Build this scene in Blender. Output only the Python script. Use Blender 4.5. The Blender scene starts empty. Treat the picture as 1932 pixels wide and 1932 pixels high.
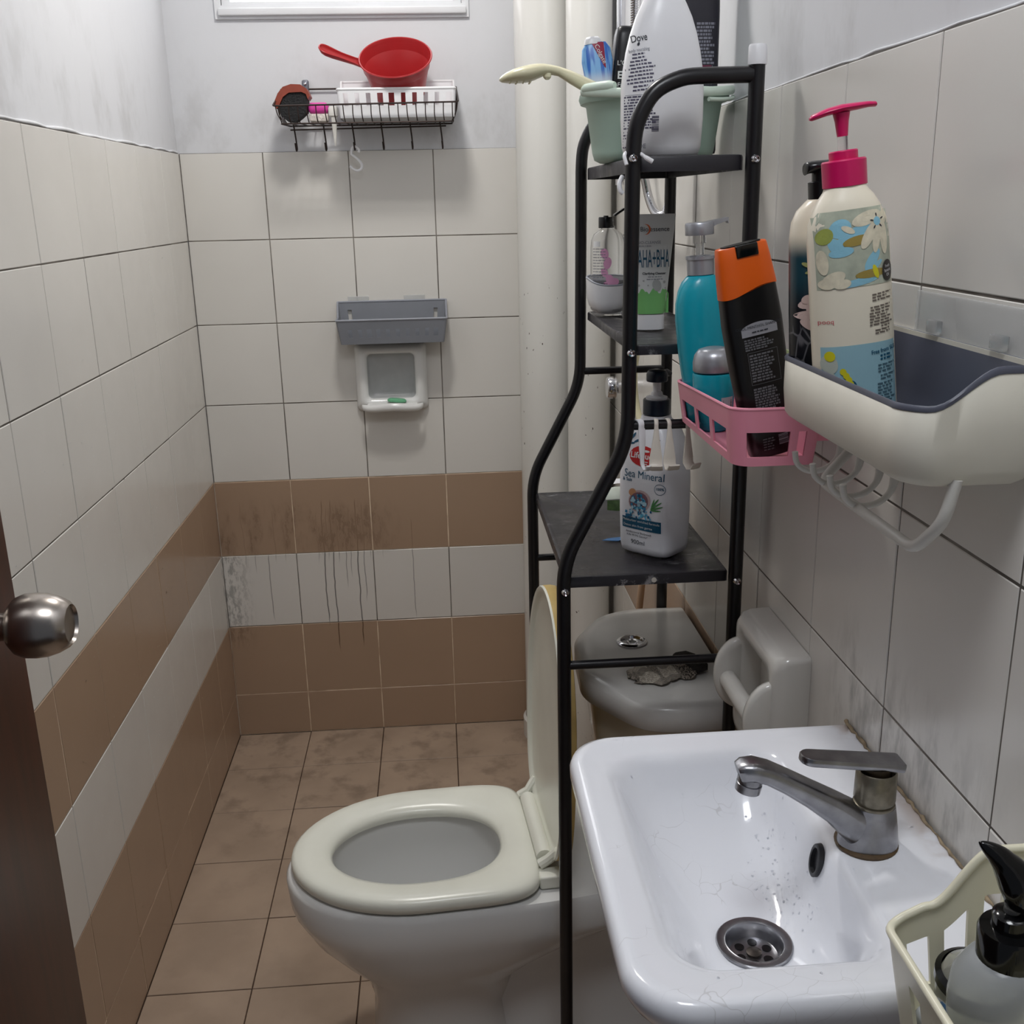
import bpy, bmesh, math, random
from mathutils import Vector, Matrix
from mathutils.bvhtree import BVHTree
random.seed(7)
PI = math.pi
sc = bpy.context.scene
COL = sc.collection

# ------------------------------------------------------------ camera, world, lights, exposure
cam_d = bpy.data.cameras.new('camera'); cam = bpy.data.objects.new('camera', cam_d); COL.objects.link(cam)
cam_d.sensor_width = 36.0; cam_d.lens = 1960.5/1932*36.0; cam_d.clip_start = 0.02
_p, _r, _y = -0.29, 0.0219, -0.0665
_M = Matrix.Rotation(_y, 3, 'Z') @ Matrix.Rotation(_p, 3, 'X') @ Matrix.Rotation(_r, 3, 'Y')
_cx, _cf, _cz = _M.col[0], _M.col[1], _M.col[2]
R3 = Matrix((_cx, _cz, -_cf)).transposed()
cam.matrix_world = Matrix.Translation((0.5882, -2.6178, 1.3921)) @ R3.to_4x4()
sc.camera = cam
w = bpy.data.worlds.new('world'); sc.world = w; w.use_nodes = True
w.node_tree.nodes['Background'].inputs[0].default_value = (0.80, 0.87, 1.0, 1)
w.node_tree.nodes['Background'].inputs[1].default_value = 0.14
def area(name, loc, rot, size, power, col, size_y=None):
    d = bpy.data.lights.new(name, 'AREA'); d.energy = power; d.color = col; d.size = size
    if size_y: d.shape = 'RECTANGLE'; d.size_y = size_y
    o = bpy.data.objects.new(name, d); COL.objects.link(o); o.location = loc; o.rotation_euler = rot
    return o
area('ceiling_light', (0.50, -0.74, 2.36), (0, 0, 0), 0.16, 9.0, (1.0, 0.97, 0.93))
area('door_light', (0.62, -2.25, 2.34), (0, 0, 0), 0.35, 7.6, (0.94, 0.965, 1.0))
sc.view_settings.view_transform = 'Standard'; sc.view_settings.look = 'None'
sc.view_settings.gamma = 1.0; sc.view_settings.use_curve_mapping = False
sc.view_settings.exposure = 0.0

# ------------------------------------------------------------ materials
def lin(c):
    c = c/255.0
    return c/12.92 if c <= 0.04045 else ((c+0.055)/1.055)**2.4
MATS = {}
def mat(name, rgb, rough=0.4, metal=0.0, var=0.04, vscale=12.0, bump=0.0, bscale=60.0, trans=0.0, alpha=1.0, spec=0.5, emit=0.0, coat=0.0, ior=1.45, sss=0.0):
    if name in MATS: return MATS[name]
    m = bpy.data.materials.new(name); m.use_nodes = True; nt = m.node_tree; N = nt.nodes; L = nt.links
    b = N['Principled BSDF']
    c = (lin(rgb[0]), lin(rgb[1]), lin(rgb[2]), 1)
    b.inputs['Base Color'].default_value = c
    b.inputs['Roughness'].default_value = rough; b.inputs['Metallic'].default_value = metal
    b.inputs['Specular IOR Level'].default_value = spec; b.inputs['Coat Weight'].default_value = coat
    b.inputs['Transmission Weight'].default_value = trans; b.inputs['IOR'].default_value = ior
    b.inputs['Alpha'].default_value = alpha
    if sss: b.inputs['Subsurface Weight'].default_value = sss; b.inputs['Subsurface Radius'].default_value = (0.01, 0.01, 0.01)
    if emit: b.inputs['Emission Color'].default_value = c; b.inputs['Emission Strength'].default_value = emit
    tc = N.new('ShaderNodeTexCoord')
    if var:
        nz = N.new('ShaderNodeTexNoise'); nz.inputs['Scale'].default_value = vscale; nz.inputs['Detail'].default_value = 4
        L.new(tc.outputs['Object'], nz.inputs['Vector'])
        mr = N.new('ShaderNodeMapRange'); mr.inputs['From Min'].default_value = 0.3; mr.inputs['From Max'].default_value = 0.7
        mr.inputs['To Min'].default_value = 1-var; mr.inputs['To Max'].default_value = 1+var
        L.new(nz.outputs['Fac'], mr.inputs['Value'])
        mx = N.new('ShaderNodeVectorMath'); mx.operation = 'SCALE'; mx.inputs[0].default_value = c[:3]
        L.new(mr.outputs['Result'], mx.inputs['Scale']); L.new(mx.outputs['Vector'], b.inputs['Base Color'])
    if bump:
        n2 = N.new('ShaderNodeTexNoise'); n2.inputs['Scale'].default_value = bscale; n2.inputs['Detail'].default_value = 3
        L.new(tc.outputs['Object'], n2.inputs['Vector'])
        bp = N.new('ShaderNodeBump'); bp.inputs['Strength'].default_value = bump; bp.inputs['Distance'].default_value = 0.002
        L.new(n2.outputs['Fac'], bp.inputs['Height']); L.new(bp.outputs['Normal'], b.inputs['Normal'])
    MATS[name] = m
    return m

def node_math(nt, op, a, b=None, clamp=False):
    n = nt.nodes.new('ShaderNodeMath'); n.operation = op; n.use_clamp = clamp
    for k, v in enumerate((a, b)):
        if v is None: continue
        if isinstance(v, (int, float)): n.inputs[k].default_value = v
        else: nt.links.new(v, n.inputs[k])
    return n.outputs[0]
def smooth(nt, v, a, b, lo=0.0, hi=1.0):
    n = nt.nodes.new('ShaderNodeMapRange'); n.interpolation_type = 'SMOOTHSTEP'
    nt.links.new(v, n.inputs['Value'])
    n.inputs['From Min'].default_value = a; n.inputs['From Max'].default_value = b
    n.inputs['To Min'].default_value = lo; n.inputs['To Max'].default_value = hi
    return n.outputs['Result']
def noise(nt, vec, scale, detail=3.0, rough=0.5):
    n = nt.nodes.new('ShaderNodeTexNoise'); n.inputs['Scale'].default_value = scale; n.inputs['Detail'].default_value = detail
    n.inputs['Roughness'].default_value = rough; nt.links.new(vec, n.inputs['Vector']); return n.outputs['Fac']
def scaled(nt, vec, s):
    n = nt.nodes.new('ShaderNodeVectorMath'); n.operation = 'MULTIPLY'; nt.links.new(vec, n.inputs[0]); n.inputs[1].default_value = s
    return n.outputs['Vector']
def mixc(nt, fac, a, b):
    n = nt.nodes.new('ShaderNodeMix'); n.data_type = 'RGBA'; nt.links.new(fac, n.inputs[0])
    for k, v in ((6, a), (7, b)):
        if isinstance(v, tuple): n.inputs[k].default_value = v
        else: nt.links.new(v, n.inputs[k])
    return n.outputs[2]
def C3(r, g, b): return (lin(r), lin(g), lin(b), 1)

RUNS = [(0.120, 0.52, 0.335, 0.0016, 0.7), (0.265, 0.66, 0.315, 0.0020, 0.9), (0.288, 0.66, 0.24, 0.0020, 0.9), (0.353, 0.66, 0.25, 0.0021, 0.9), (0.370, 0.65, 0.38, 0.0016, 0.7), (0.322, 0.62, 0.42, 0.0016, 0.6),
        (0.335, 0.64, 0.45, 0.0014, 0.6), (0.497, 0.60, 0.325, 0.0015, 0.65), (0.276, 0.64, 0.50, 0.0016, 0.6), (0.303, 0.65, 0.49, 0.0016, 0.6), (0.388, 0.64, 0.50, 0.0014, 0.6), (0.398, 0.66, 0.52, 0.0014, 0.5), (0.420, 0.60, 0.50, 0.0012, 0.5),
        (0.140, 0.64, 0.50, 0.0016, 0.5), (0.165, 0.61, 0.50, 0.0014, 0.5), (0.060, 0.66, 0.48, 0.0014, 0.45), (0.085, 0.56, 0.47, 0.0013, 0.5), (0.250, 0.63, 0.49, 0.0012, 0.5)]
def tile_mat(name, rgb, stain_rgb, rough=0.22):
    """glazed wall tile: faint cloudiness, mineral bloom, dirt runs that sit at one place on the far wall and behind the basin"""
    m = mat(name, rgb, rough, var=0)
    nt = m.node_tree; b = nt.nodes['Principled BSDF']
    g = nt.nodes.new('ShaderNodeNewGeometry'); P = g.outputs['Position']
    sp = nt.nodes.new('ShaderNodeSeparateXYZ'); nt.links.new(P, sp.inputs[0])
    X, Y, Z = sp.outputs
    oi = nt.nodes.new('ShaderNodeObjectInfo')
    cl = noise(nt, P, 3.0, 3)
    base = mixc(nt, smooth(nt, cl, 0.3, 0.7), C3(*[c*0.988 for c in rgb]), C3(*[min(255, c*1.01) for c in rgb]))
    rnd = node_math(nt, 'MULTIPLY', oi.outputs['Random'], 0.14)
    base = mixc(nt, rnd, base, C3(*[c*0.88 for c in rgb]))
    # dirty runs at fixed places on the far wall (x, top, bottom, half width, strength)
    wall = smooth(nt, Y, -0.03, -0.012)
    wob = node_math(nt, 'MULTIPLY', node_math(nt, 'SUBTRACT', noise(nt, scaled(nt, P, (6, 1, 14)), 1.0, 2), 0.5), 0.012)
    xw = node_math(nt, 'ADD', X, wob); runs = None
    for x_, zt, zb, hw, k_ in RUNS:
        d = node_math(nt, 'ABSOLUTE', node_math(nt, 'SUBTRACT', xw, x_))
        f = node_math(nt, 'MULTIPLY', smooth(nt, d, hw, hw*0.35), node_math(nt, 'MULTIPLY', smooth(nt, Z, zb-0.01, zb+0.03), smooth(nt, Z, zt+0.008, zt-0.012, 0, k_)))
        runs = f if runs is None else node_math(nt, 'MAXIMUM', runs, f)
    runs = node_math(nt, 'MULTIPLY', node_math(nt, 'MULTIPLY', runs, smooth(nt, Z, 0.518, 0.522, 1.0, 0.5)), wall)
    grain = smooth(nt, noise(nt, scaled(nt, P, (1, 1, 0.35)), 85.0, 4, 0.7), 0.44, 0.60)
    blot = smooth(nt, noise(nt, scaled(nt, P, (1, 1, 0.45)), 14.0, 3), 0.44, 0.60)
    cor = node_math(nt, 'MULTIPLY', smooth(nt, X, 0.085, 0.02), node_math(nt, 'MULTIPLY', smooth(nt, Z, 0.522, 0.515), smooth(nt, Z, 0.24, 0.32)))
    band = node_math(nt, 'MULTIPLY', smooth(nt, X, 0.50, 0.36), node_math(nt, 'MULTIPLY', smooth(nt, Z, 0.69, 0.62), smooth(nt, Z, 0.50, 0.54)))
    bl = node_math(nt, 'MAXIMUM', node_math(nt, 'MULTIPLY', cor, grain), node_math(nt, 'MULTIPLY', node_math(nt, 'MULTIPLY', band, blot), smooth(nt, grain, 0, 1, 0.35, 0.9)))
    bl = node_math(nt, 'MULTIPLY', bl, wall)
    # grey film behind the basin tap on the right wall
    f1 = node_math(nt, 'MULTIPLY', smooth(nt, X, 0.97, 0.99), node_math(nt, 'MULTIPLY', smooth(nt, Y, -1.58, -1.68), smooth(nt, Y, -2.0, -1.86)))
    f2 = node_math(nt, 'MULTIPLY', smooth(nt, Z, 1.0, 0.90), smooth(nt, noise(nt, scaled(nt, P, (1, 1, 0.35)), 34.0, 4, 0.65), 0.42, 0.70))
    film = node_math(nt, 'MULTIPLY', node_math(nt, 'MULTIPLY', f1, f2), 0.45)
    fac = node_math(nt, 'MAXIMUM', runs, node_math(nt, 'MULTIPLY', bl, 0.50))
    fac = node_math(nt, 'MAXIMUM', fac, film, True)
    col = mixc(nt, fac, base, C3(*stain_rgb))
    nt.links.new(col, b.inputs['Base Color'])
    nt.links.new(smooth(nt, noise(nt, P, 18.0, 4), 0.3, 0.7, rough-0.02, rough+0.05), b.inputs['Roughness'])
    bp = nt.nodes.new('ShaderNodeBump'); bp.inputs['Strength'].default_value = 0.03; bp.inputs['Distance'].default_value = 0.002
    nt.links.new(noise(nt, P, 45.0, 2), bp.inputs['Height']); nt.links.new(bp.outputs['Normal'], b.inputs['Normal'])
    return m
WT = tile_mat('white_tile', (222, 219, 213), (96, 94, 92))
BT = tile_mat('brown_tile', (172, 146, 123), (98, 76, 60))

def floor_mat():
    m = mat('floor_tile', (176, 145, 122), 0.42, var=0)
    nt = m.node_tree; b = nt.nodes['Principled BSDF']
    g = nt.nodes.new('ShaderNodeNewGeometry'); P = g.outputs['Position']
    sp = nt.nodes.new('ShaderNodeSeparateXYZ'); nt.links.new(P, sp.inputs[0])
    c = mixc(nt, smooth(nt, noise(nt, P, 6.0, 4), 0.3, 0.7), C3(166, 145, 126), C3(180, 158, 138))
    d = node_math(nt, 'MULTIPLY', smooth(nt, noise(nt, P, 11.0, 5, 0.6), 0.48, 0.70), smooth(nt, sp.outputs[1], -0.75, -0.25, 0.12, 0.6))
    c = mixc(nt, d, c, C3(118, 102, 88))
    nt.links.new(c, b.inputs['Base Color'])
    nt.links.new(smooth(nt, noise(nt, P, 9.0, 3), 0.35, 0.65, 0.34, 0.52), b.inputs['Roughness'])
    return m
FT = floor_mat()

def grout_mat():
    m = mat('wall_grout', (120, 112, 102), 0.8, var=0)
    nt = m.node_tree; b = nt.nodes['Principled BSDF']
    g = nt.nodes.new('ShaderNodeNewGeometry'); P = g.outputs['Position']
    sp = nt.nodes.new('ShaderNodeSeparateXYZ'); nt.links.new(P, sp.inputs[0]); Z = sp.outputs[2]
    band = node_math(nt, 'MAXIMUM', smooth(nt, Z, 0.321, 0.319), node_math(nt, 'MULTIPLY', smooth(nt, Z, 0.519, 0.521), smooth(nt, Z, 0.721, 0.719)))
    g1 = mixc(nt, smooth(nt, noise(nt, P, 12.0, 4), 0.4, 0.6), C3(128, 122, 114), C3(92, 86, 80))
    g2 = mixc(nt, smooth(nt, noise(nt, P, 15.0, 3), 0.4, 0.7), C3(232, 212, 186), C3(188, 162, 136))
    nt.links.new(mixc(nt, band, g1, g2), b.inputs['Base Color'])
    return m
GT = grout_mat()

def plaster_mat():
    m = mat('white_plaster', (216, 217, 220), 0.75, var=0)
    nt = m.node_tree; b = nt.nodes['Principled BSDF']
    g = nt.nodes.new('ShaderNodeNewGeometry'); P = g.outputs['Position']
    sp = nt.nodes.new('ShaderNodeSeparateXYZ'); nt.links.new(P, sp.inputs[0])
    low = smooth(nt, sp.outputs[2], 1.85, 1.54)
    gr = node_math(nt, 'MULTIPLY', smooth(nt, noise(nt, scaled(nt, P, (1, 1, 0.6)), 9.0, 5, 0.65), 0.48, 0.72), node_math(nt, 'MULTIPLY', low, 0.24))
    nt.links.new(mixc(nt, gr, C3(216, 217, 220), C3(140, 136, 130)), b.inputs['Base Color'])
    bp = nt.nodes.new('ShaderNodeBump'); bp.inputs['Strength'].default_value = 0.25; bp.inputs['Distance'].default_value = 0.004
    nt.links.new(noise(nt, P, 14.0, 5), bp.inputs['Height']); nt.links.new(bp.outputs['Normal'], b.inputs['Normal'])
    return m
PL = plaster_mat()

def porcelain_mat(name, rgb, cracks=False, rough=0.12):
    m = mat(name, rgb, rough, var=0, coat=0.3)
    if cracks:
        nt = m.node_tree; b = nt.nodes['Principled BSDF']
        g = nt.nodes.new('ShaderNodeNewGeometry'); P = g.outputs['Position']
        nv = nt.nodes.new('ShaderNodeTexNoise'); nv.inputs['Scale'].default_value = 25; nt.links.new(P, nv.inputs['Vector'])
        ad = nt.nodes.new('ShaderNodeVectorMath'); ad.operation = 'MULTIPLY_ADD'
        nt.links.new(nv.outputs['Color'], ad.inputs[0]); ad.inputs[1].default_value = (0.035, 0.035, 0.035); nt.links.new(P, ad.inputs[2])
        v = nt.nodes.new('ShaderNodeTexVoronoi'); v.feature = 'DISTANCE_TO_EDGE'; v.inputs['Scale'].default_value = 34
        nt.links.new(ad.outputs['Vector'], v.inputs['Vector'])
        ln = smooth(nt, v.outputs['Distance'], 0.010, 0.003)
        msk = smooth(nt, noise(nt, P, 13.0, 3), 0.50, 0.60)
        sp = nt.nodes.new('ShaderNodeSeparateXYZ'); nt.links.new(P, sp.inputs[0])
        left = smooth(nt, sp.outputs[0], 0.90, 0.84)
        fac = node_math(nt, 'MULTIPLY', node_math(nt, 'MULTIPLY', ln, msk), node_math(nt, 'MULTIPLY', left, 0.22))
        rust = node_math(nt, 'MULTIPLY', smooth(nt, sp.outputs[0], 0.972, 0.998), smooth(nt, noise(nt, P, 20, 4), 0.42, 0.62))
        rust = node_math(nt, 'MULTIPLY', rust, smooth(nt, sp.outputs[2], 0.85, 0.858, 0, 0.55))
        c = mixc(nt, fac, C3(*rgb), C3(120, 112, 100)); c = mixc(nt, rust, c, C3(150, 112, 70))
        nt.links.new(c, b.inputs['Base Color'])
    return m
PORC = porcelain_mat('porcelain', (226, 226, 224))
SINKM = porcelain_mat('sink_porcelain', (236, 238, 244), True)
SEATM = mat('seat_plastic', (230, 230, 218), 0.25, var=0.03)
YELM = mat('yellowed_plastic', (204, 176, 112), 0.45, var=0.10, vscale=25)
IVORY = mat('ivory_plastic', (232, 226, 192), 0.22, var=0.02)
BLKMET = mat('black_paint', (22, 21, 24), 0.30, var=0.2, vscale=30)
def shelf_mat():
    m = mat('shelf_laminate', (40, 38, 44), 0.33, var=0)
    nt = m.node_tree; b = nt.nodes['Principled BSDF']
    g = nt.nodes.new('ShaderNodeNewGeometry'); P = g.outputs['Position']
    s = smooth(nt, noise(nt, scaled(nt, P, (1.0, 2.6, 1)), 24.0, 6, 0.75), 0.57, 0.66)
    s = node_math(nt, 'MULTIPLY', s, smooth(nt, noise(nt, P, 7.0, 2), 0.47, 0.58))
    nt.links.new(mixc(nt, s, C3(36, 34, 39), C3(140, 138, 140)), b.inputs['Base Color'])
    nt.links.new(smooth(nt, noise(nt, P, 16.0, 4), 0.35, 0.65, 0.25, 0.45), b.inputs['Roughness'])
    return m
SHELF = shelf_mat()
CHROME = mat('chrome', (205, 205, 208), 0.12, 1.0, var=0.08, vscale=30)
DULLCH = mat('dull_chrome', (150, 150, 154), 0.28, 1.0, var=0.18, vscale=60, bump=0.15, bscale=90)
STEEL = mat('brushed_steel', (176, 168, 160), 0.26, 1.0, var=0.06)
BLACKP = mat('black_plastic', (16, 16, 18), 0.25, var=0.05)
BLACKG = mat('glossy_black_plastic', (12, 12, 13), 0.12, var=0.05)
WHITEP = mat('white_plastic', (236, 236, 238), 0.32, var=0.02)
DIRTYW = mat('greyish_white_plastic', (214, 212, 206), 0.38, var=0.05, vscale=30)
CREAMP = mat('cream_plastic', (232, 228, 204), 0.28, var=0.02)
HOOKW = mat('translucent_white_plastic', (228, 222, 210), 0.3, var=0.05, sss=0.3)
PINKP = mat('pink_plastic', (232, 148, 168), 0.35, var=0.04)
GREYP = mat('grey_plastic', (128, 131, 138), 0.38, var=0.04)
DGREYP = mat('dark_grey_plastic', (88, 91, 104), 0.42, var=0.04)
LGREYP = mat('light_grey_plastic', (150, 153, 162), 0.38, var=0.03)
MINT = mat('mint_plastic', (174, 200, 186), 0.4, var=0.03)
MINTL = mat('pale_mint_plastic', (206, 222, 208), 0.4, var=0.02)
RED = mat('red_plastic', (168, 40, 43), 0.34, var=0.05)
CLEAR = mat('clear_plastic', (235, 240, 240), 0.08, trans=0.92, ior=1.35, var=0)
CLEARG = mat('frosted_clear_plastic', (242, 243, 243), 0.12, trans=0.88, ior=1.2, var=0)
FILM = mat('clear_adhesive_film', (222, 224, 224), 0.15, alpha=0.35, var=0)
TEAL = mat('teal_plastic', (24, 158, 178), 0.24, var=0.03)
SILV = mat('silver_plastic', (172, 174, 180), 0.32, 0.55, var=0.03)
ORANGE = mat('orange_plastic', (232, 98, 22), 0.35, var=0.05, trans=0.1)
MAGENTA = mat('magenta_plastic', (200, 22, 92), 0.3, var=0.03)
NAVY = mat('navy_plastic', (22, 34, 50), 0.28, var=0.04)
WIRE = mat('brown_black_wire', (52, 40, 36), 0.45, 0.4, var=0.3, vscale=60)
WOODB = mat('brown_wood', (138, 62, 44), 0.45, var=0.12, vscale=40)
DOORM = None
def door_mat():
    m = mat('door_veneer', (84, 42, 28), 0.32, var=0)
    nt = m.node_tree; b = nt.nodes['Principled BSDF']
    g = nt.nodes.new('ShaderNodeNewGeometry'); P = g.outputs['Position']
    n = noise(nt, scaled(nt, P, (6, 6, 0.6)), 10.0, 5, 0.6)
    nt.links.new(mixc(nt, smooth(nt, n, 0.3, 0.7), C3(54, 27, 19), C3(76, 38, 26)), b.inputs['Base Color'])
    return m
DOORM = door_mat()
INK = mat('dark_ink', (48, 50, 58), 0.5, var=0)
INKG = mat('grey_ink', (128, 130, 140), 0.5, var=0)
INKW = mat('white_ink', (226, 226, 226), 0.5, var=0)
INKT = mat('teal_ink', (18, 82, 112), 0.45, var=0)
INKR = mat('red_ink', (190, 32, 36), 0.45, var=0)

# ------------------------------------------------------------ mesh builder
class MB:
    def __init__(s): s.v = []; s.f = []; s.mi = []
    def add(s, vs, fs, mi=0):
        o = len(s.v); s.v += [tuple(v) for v in vs]
        for f in fs: s.f.append(tuple(i+o for i in f)); s.mi.append(mi)
        return s
    def loft(s, rings, cap0=True, cap1=True, closed=True, mi=0):
        n = len(rings[0]); vs = [p for r in rings for p in r]; fs = []
        for k in range(len(rings)-1):
            for i in range(n if closed else n-1):
                j = (i+1) % n
                fs.append((k*n+i, k*n+j, (k+1)*n+j, (k+1)*n+i))
        if cap0: fs.append(tuple(range(n-1, -1, -1)))
        if cap1: fs.append(tuple((len(rings)-1)*n+i for i in range(n)))
        return s.add(vs, fs, mi)
    def box(s, x0, x1, y0, y1, z0, z1, b=0.0):
        if b <= 0:
            vs = [(x, y, z) for z in (z0, z1) for x, y in ((x0, y0), (x1, y0), (x1, y1), (x0, y1))]
            return s.add(vs, [(3, 2, 1, 0), (4, 5, 6, 7), (0, 1, 5, 4), (1, 2, 6, 5), (2, 3, 7, 6), (3, 0, 4, 7)])
        rings = []
        for k in range(4): a = k/3*PI/2; rings.append(rrect(x0+b-b*math.sin(a), x1-b+b*math.sin(a), y0+b-b*math.sin(a), y1-b+b*math.sin(a), z0+b-b*math.cos(a), b*math.sin(a)+1e-5, 3))
        for k in range(4): a = k/3*PI/2; rings.append(rrect(x0+b-b*math.cos(a), x1-b+b*math.cos(a), y0+b-b*math.cos(a), y1-b+b*math.cos(a), z1-b+b*math.sin(a), b*math.cos(a)+1e-5, 3))
        return s.loft(rings)
    def tube(s, pts, r, n=10, closed=False, cap=True, flat=1.0, upv=None):
        pts = [Vector(p) for p in pts]; m = len(pts)
        rs = r if isinstance(r, (list, tuple)) else [r]*m
        T = []
        for i in range(m):
            a = pts[(i-1) % m] if (closed or i > 0) else pts[i]
            b = pts[(i+1) % m] if (closed or i < m-1) else pts[i]
            T.append((b-a).normalized())
        up = Vector(upv) if upv else (Vector((0, 0, 1)) if abs(T[0].z) < 0.9 else Vector((0, 1, 0)))
        nrm = (up - T[0]*up.dot(T[0])).normalized(); rings = []
        for i in range(m):
            if i > 0:
                nrm = (nrm - T[i]*nrm.dot(T[i]))
                nrm = nrm.normalized() if nrm.length > 1e-6 else Vector((1, 0, 0))
            bn = T[i].cross(nrm)
            rings.append([pts[i] + (nrm*math.cos(2*PI*k/n)*flat + bn*math.sin(2*PI*k/n))*rs[i] for k in range(n)])
        if closed: rings.append(rings[0]); return s.loft(rings, False, False)
        return s.loft(rings, cap, cap)
    def lathe(s, prof, c=(0, 0, 0), axis='z', n=28, cap0=True, cap1=True):
        rings = []
        for r, h in prof:
            ring = []
            for k in range(n):
                a = 2*PI*k/n; u, v = r*math.cos(a), r*math.sin(a)
                p = {'z': (u, v, h), 'x': (h, u, v), 'y': (v, h, u)}[axis]
                ring.append((p[0]+c[0], p[1]+c[1], p[2]+c[2]))
            rings.append(ring)
        return s.loft(rings, cap0, cap1)
    def prism(s, pts, y0, y1):
        """outline in the xz plane, extruded along y"""
        return s.loft([[(x, y0, z) for x, z in pts], [(x, y1, z) for x, z in pts]])
    def xf(s, M):
        s.v = [tuple(M @ Vector(v)) for v in s.v]; return s
    def join(s, o):
        return s.add(o.v, o.f)

def rrect(x0, x1, y0, y1, z, r, seg=5):
    """rounded rectangle ring, r = one radius or four (x0y0, x1y0, x1y1, x0y1)"""
    if not isinstance(r, (list, tuple)): r = [r]*4
    lim = min(x1-x0, y1-y0)/2*0.999; r = [min(max(q, 1e-5), lim) for q in r]
    out = []
    for (cx, cy, a0), q in zip(((x0+r[0], y0+r[0], PI), (x1-r[1], y0+r[1], 1.5*PI), (x1-r[2], y1-r[2], 0), (x0+r[3], y1-r[3], 0.5*PI)), r):
        for k in range(seg+1):
            a = a0 + PI/2*k/seg; out.append((cx+q*math.cos(a), cy+q*math.sin(a), z))
    return out
def sering(cx, cy, z, rx, ry, n=2.0, cnt=40):
    out = []
    for k in range(cnt):
        a = 2*PI*(k+0.5)/cnt; c, s_ = math.cos(a), math.sin(a)
        out.append((cx+rx*math.copysign(abs(c)**(2/n), c), cy+ry*math.copysign(abs(s_)**(2/n), s_), z))
    return out
def fillet(pts, r, seg=5):
    P = [Vector(p) for p in pts]; out = [P[0]]
    for i in range(1, len(P)-1):
        a = (P[i-1]-P[i]); b = (P[i+1]-P[i]); q = min(r, a.length*0.49, b.length*0.49)
        p0 = P[i]+a.normalized()*q; p1 = P[i]+b.normalized()*q
        for k in range(seg+1):
            t = k/seg; out.append(p0*(1-t)**2 + P[i]*2*t*(1-t) + p1*t*t)
    out.append(P[-1]); return out
def spline(pts, seg=6):
    P = [Vector(p) for p in pts]; out = []
    for i in range(len(P)-1):
        a = P[max(i-1, 0)]; b = P[i]; c = P[i+1]; d = P[min(i+2, len(P)-1)]
        for k in range(seg):
            t = k/seg; out.append(0.5*((2*b)+(c-a)*t+(2*a-5*b+4*c-d)*t*t+(3*b-a-3*c+d)*t**3))
    out.append(P[-1]); return out

def mesh(name, mb, m, angle=35):
    me = bpy.data.meshes.new(name); me.from_pydata(mb.v, [], mb.f); me.validate(); me.update()
    ms = m if isinstance(m, (list, tuple)) else [m]
    for q in ms: me.materials.append(q)
    if len(ms) > 1 and len(mb.mi) == len(me.polygons): me.polygons.foreach_set('material_index', mb.mi)
    bm = bmesh.new(); bm.from_mesh(me); bmesh.ops.recalc_face_normals(bm, faces=bm.faces); bm.to_mesh(me); bm.free()
    me.polygons.foreach_set('use_smooth', [True]*len(me.polygons)); me.set_sharp_from_angle(angle=math.radians(angle))
    return me
def link(name, me, parent=None, loc=None, rot=None):
    o = bpy.data.objects.new(name, me); COL.objects.link(o)
    if parent is not None: o.parent = parent
    if loc: o.location = loc
    if rot: o.rotation_euler = rot
    return o
def tag(o, label, cat, group=None):
    o['label'] = label; o['category'] = cat
    if group: o['group'] = group
    return o
def thing(name, label, cat, loc=(0, 0, 0), rot=(0, 0, 0), group=None):
    o = bpy.data.objects.new(name, None); COL.objects.link(o); o.empty_display_size = 0.02
    o.location = loc; o.rotation_euler = rot
    return tag(o, label, cat, group)
def part(name, mb, m, parent, angle=35, label=None, world=False):
    """a part given in its thing's own frame; world=True: given in room coordinates (thing not rotated)"""
    if world:
        l = Vector((0, 0, 0)); p = parent
        while p is not None: l += p.location; p = p.parent
        mb.v = [tuple(Vector(v)-l) for v in mb.v]
    o = link(name, mesh(name, mb, m, angle), parent)
    if label: o['label'] = label
    return o
def solo(name, label, cat, mb, m, loc, rot=(0, 0, 0), group=None, angle=35, world=False):
    if world: mb.v = [tuple(Vector(v)-Vector(loc)) for v in mb.v]
    return tag(link(name, mesh(name, mb, m, angle), None, loc, rot), label, cat, group)
def structure(name, mb, m, label=None):
    o = link(name, mesh(name, mb, m)); o['kind'] = 'structure'
    if label: o['label'] = label
    return o

# ------------------------------------------------------------ flat print laid on curved fronts
def textmb(body, size, bold=0.0, align='CENTER', xs=1.0):
    cu = bpy.data.curves.new('print', 'FONT'); cu.body = body; cu.size = size; cu.align_x = align; cu.align_y = 'CENTER'
    cu.offset = bold; cu.resolution_u = 3
    o = bpy.data.objects.new('print', cu); COL.objects.link(o)
    bpy.context.view_layer.update()
    me = bpy.data.meshes.new_from_object(o.evaluated_get(bpy.context.evaluated_depsgraph_get()))
    bm = bmesh.new(); bm.from_mesh(me); bmesh.ops.triangulate(bm, faces=bm.faces); bm.to_mesh(me); bm.free()
    mb = MB(); mb.add([(v.co.x*xs, 0, v.co.y) for v in me.vertices], [tuple(p.vertices) for p in me.polygons])
    bpy.data.objects.remove(o); bpy.data.curves.remove(cu); bpy.data.meshes.remove(me)
    return mb
def place2(mb, x, z, ang=0.0):
    c, s_ = math.cos(ang), math.sin(ang)
    mb.v = [(x+v[0]*c-v[2]*s_, 0, z+v[0]*s_+v[2]*c) for v in mb.v]; return mb
def ell(cx, cz, a, b, ang=0.0, n=18):
    c, s_ = math.cos(ang), math.sin(ang); mb = MB()
    rings = []
    for q in (0.34, 0.67, 1.0):
        rings.append([(cx+q*(a*math.cos(t)*c-b*math.sin(t)*s_), 0, cz+q*(a*math.cos(t)*s_+b*math.sin(t)*c)) for t in [2*PI*k/n for k in range(n)]])
    return mb.loft(rings, True, False)
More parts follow.
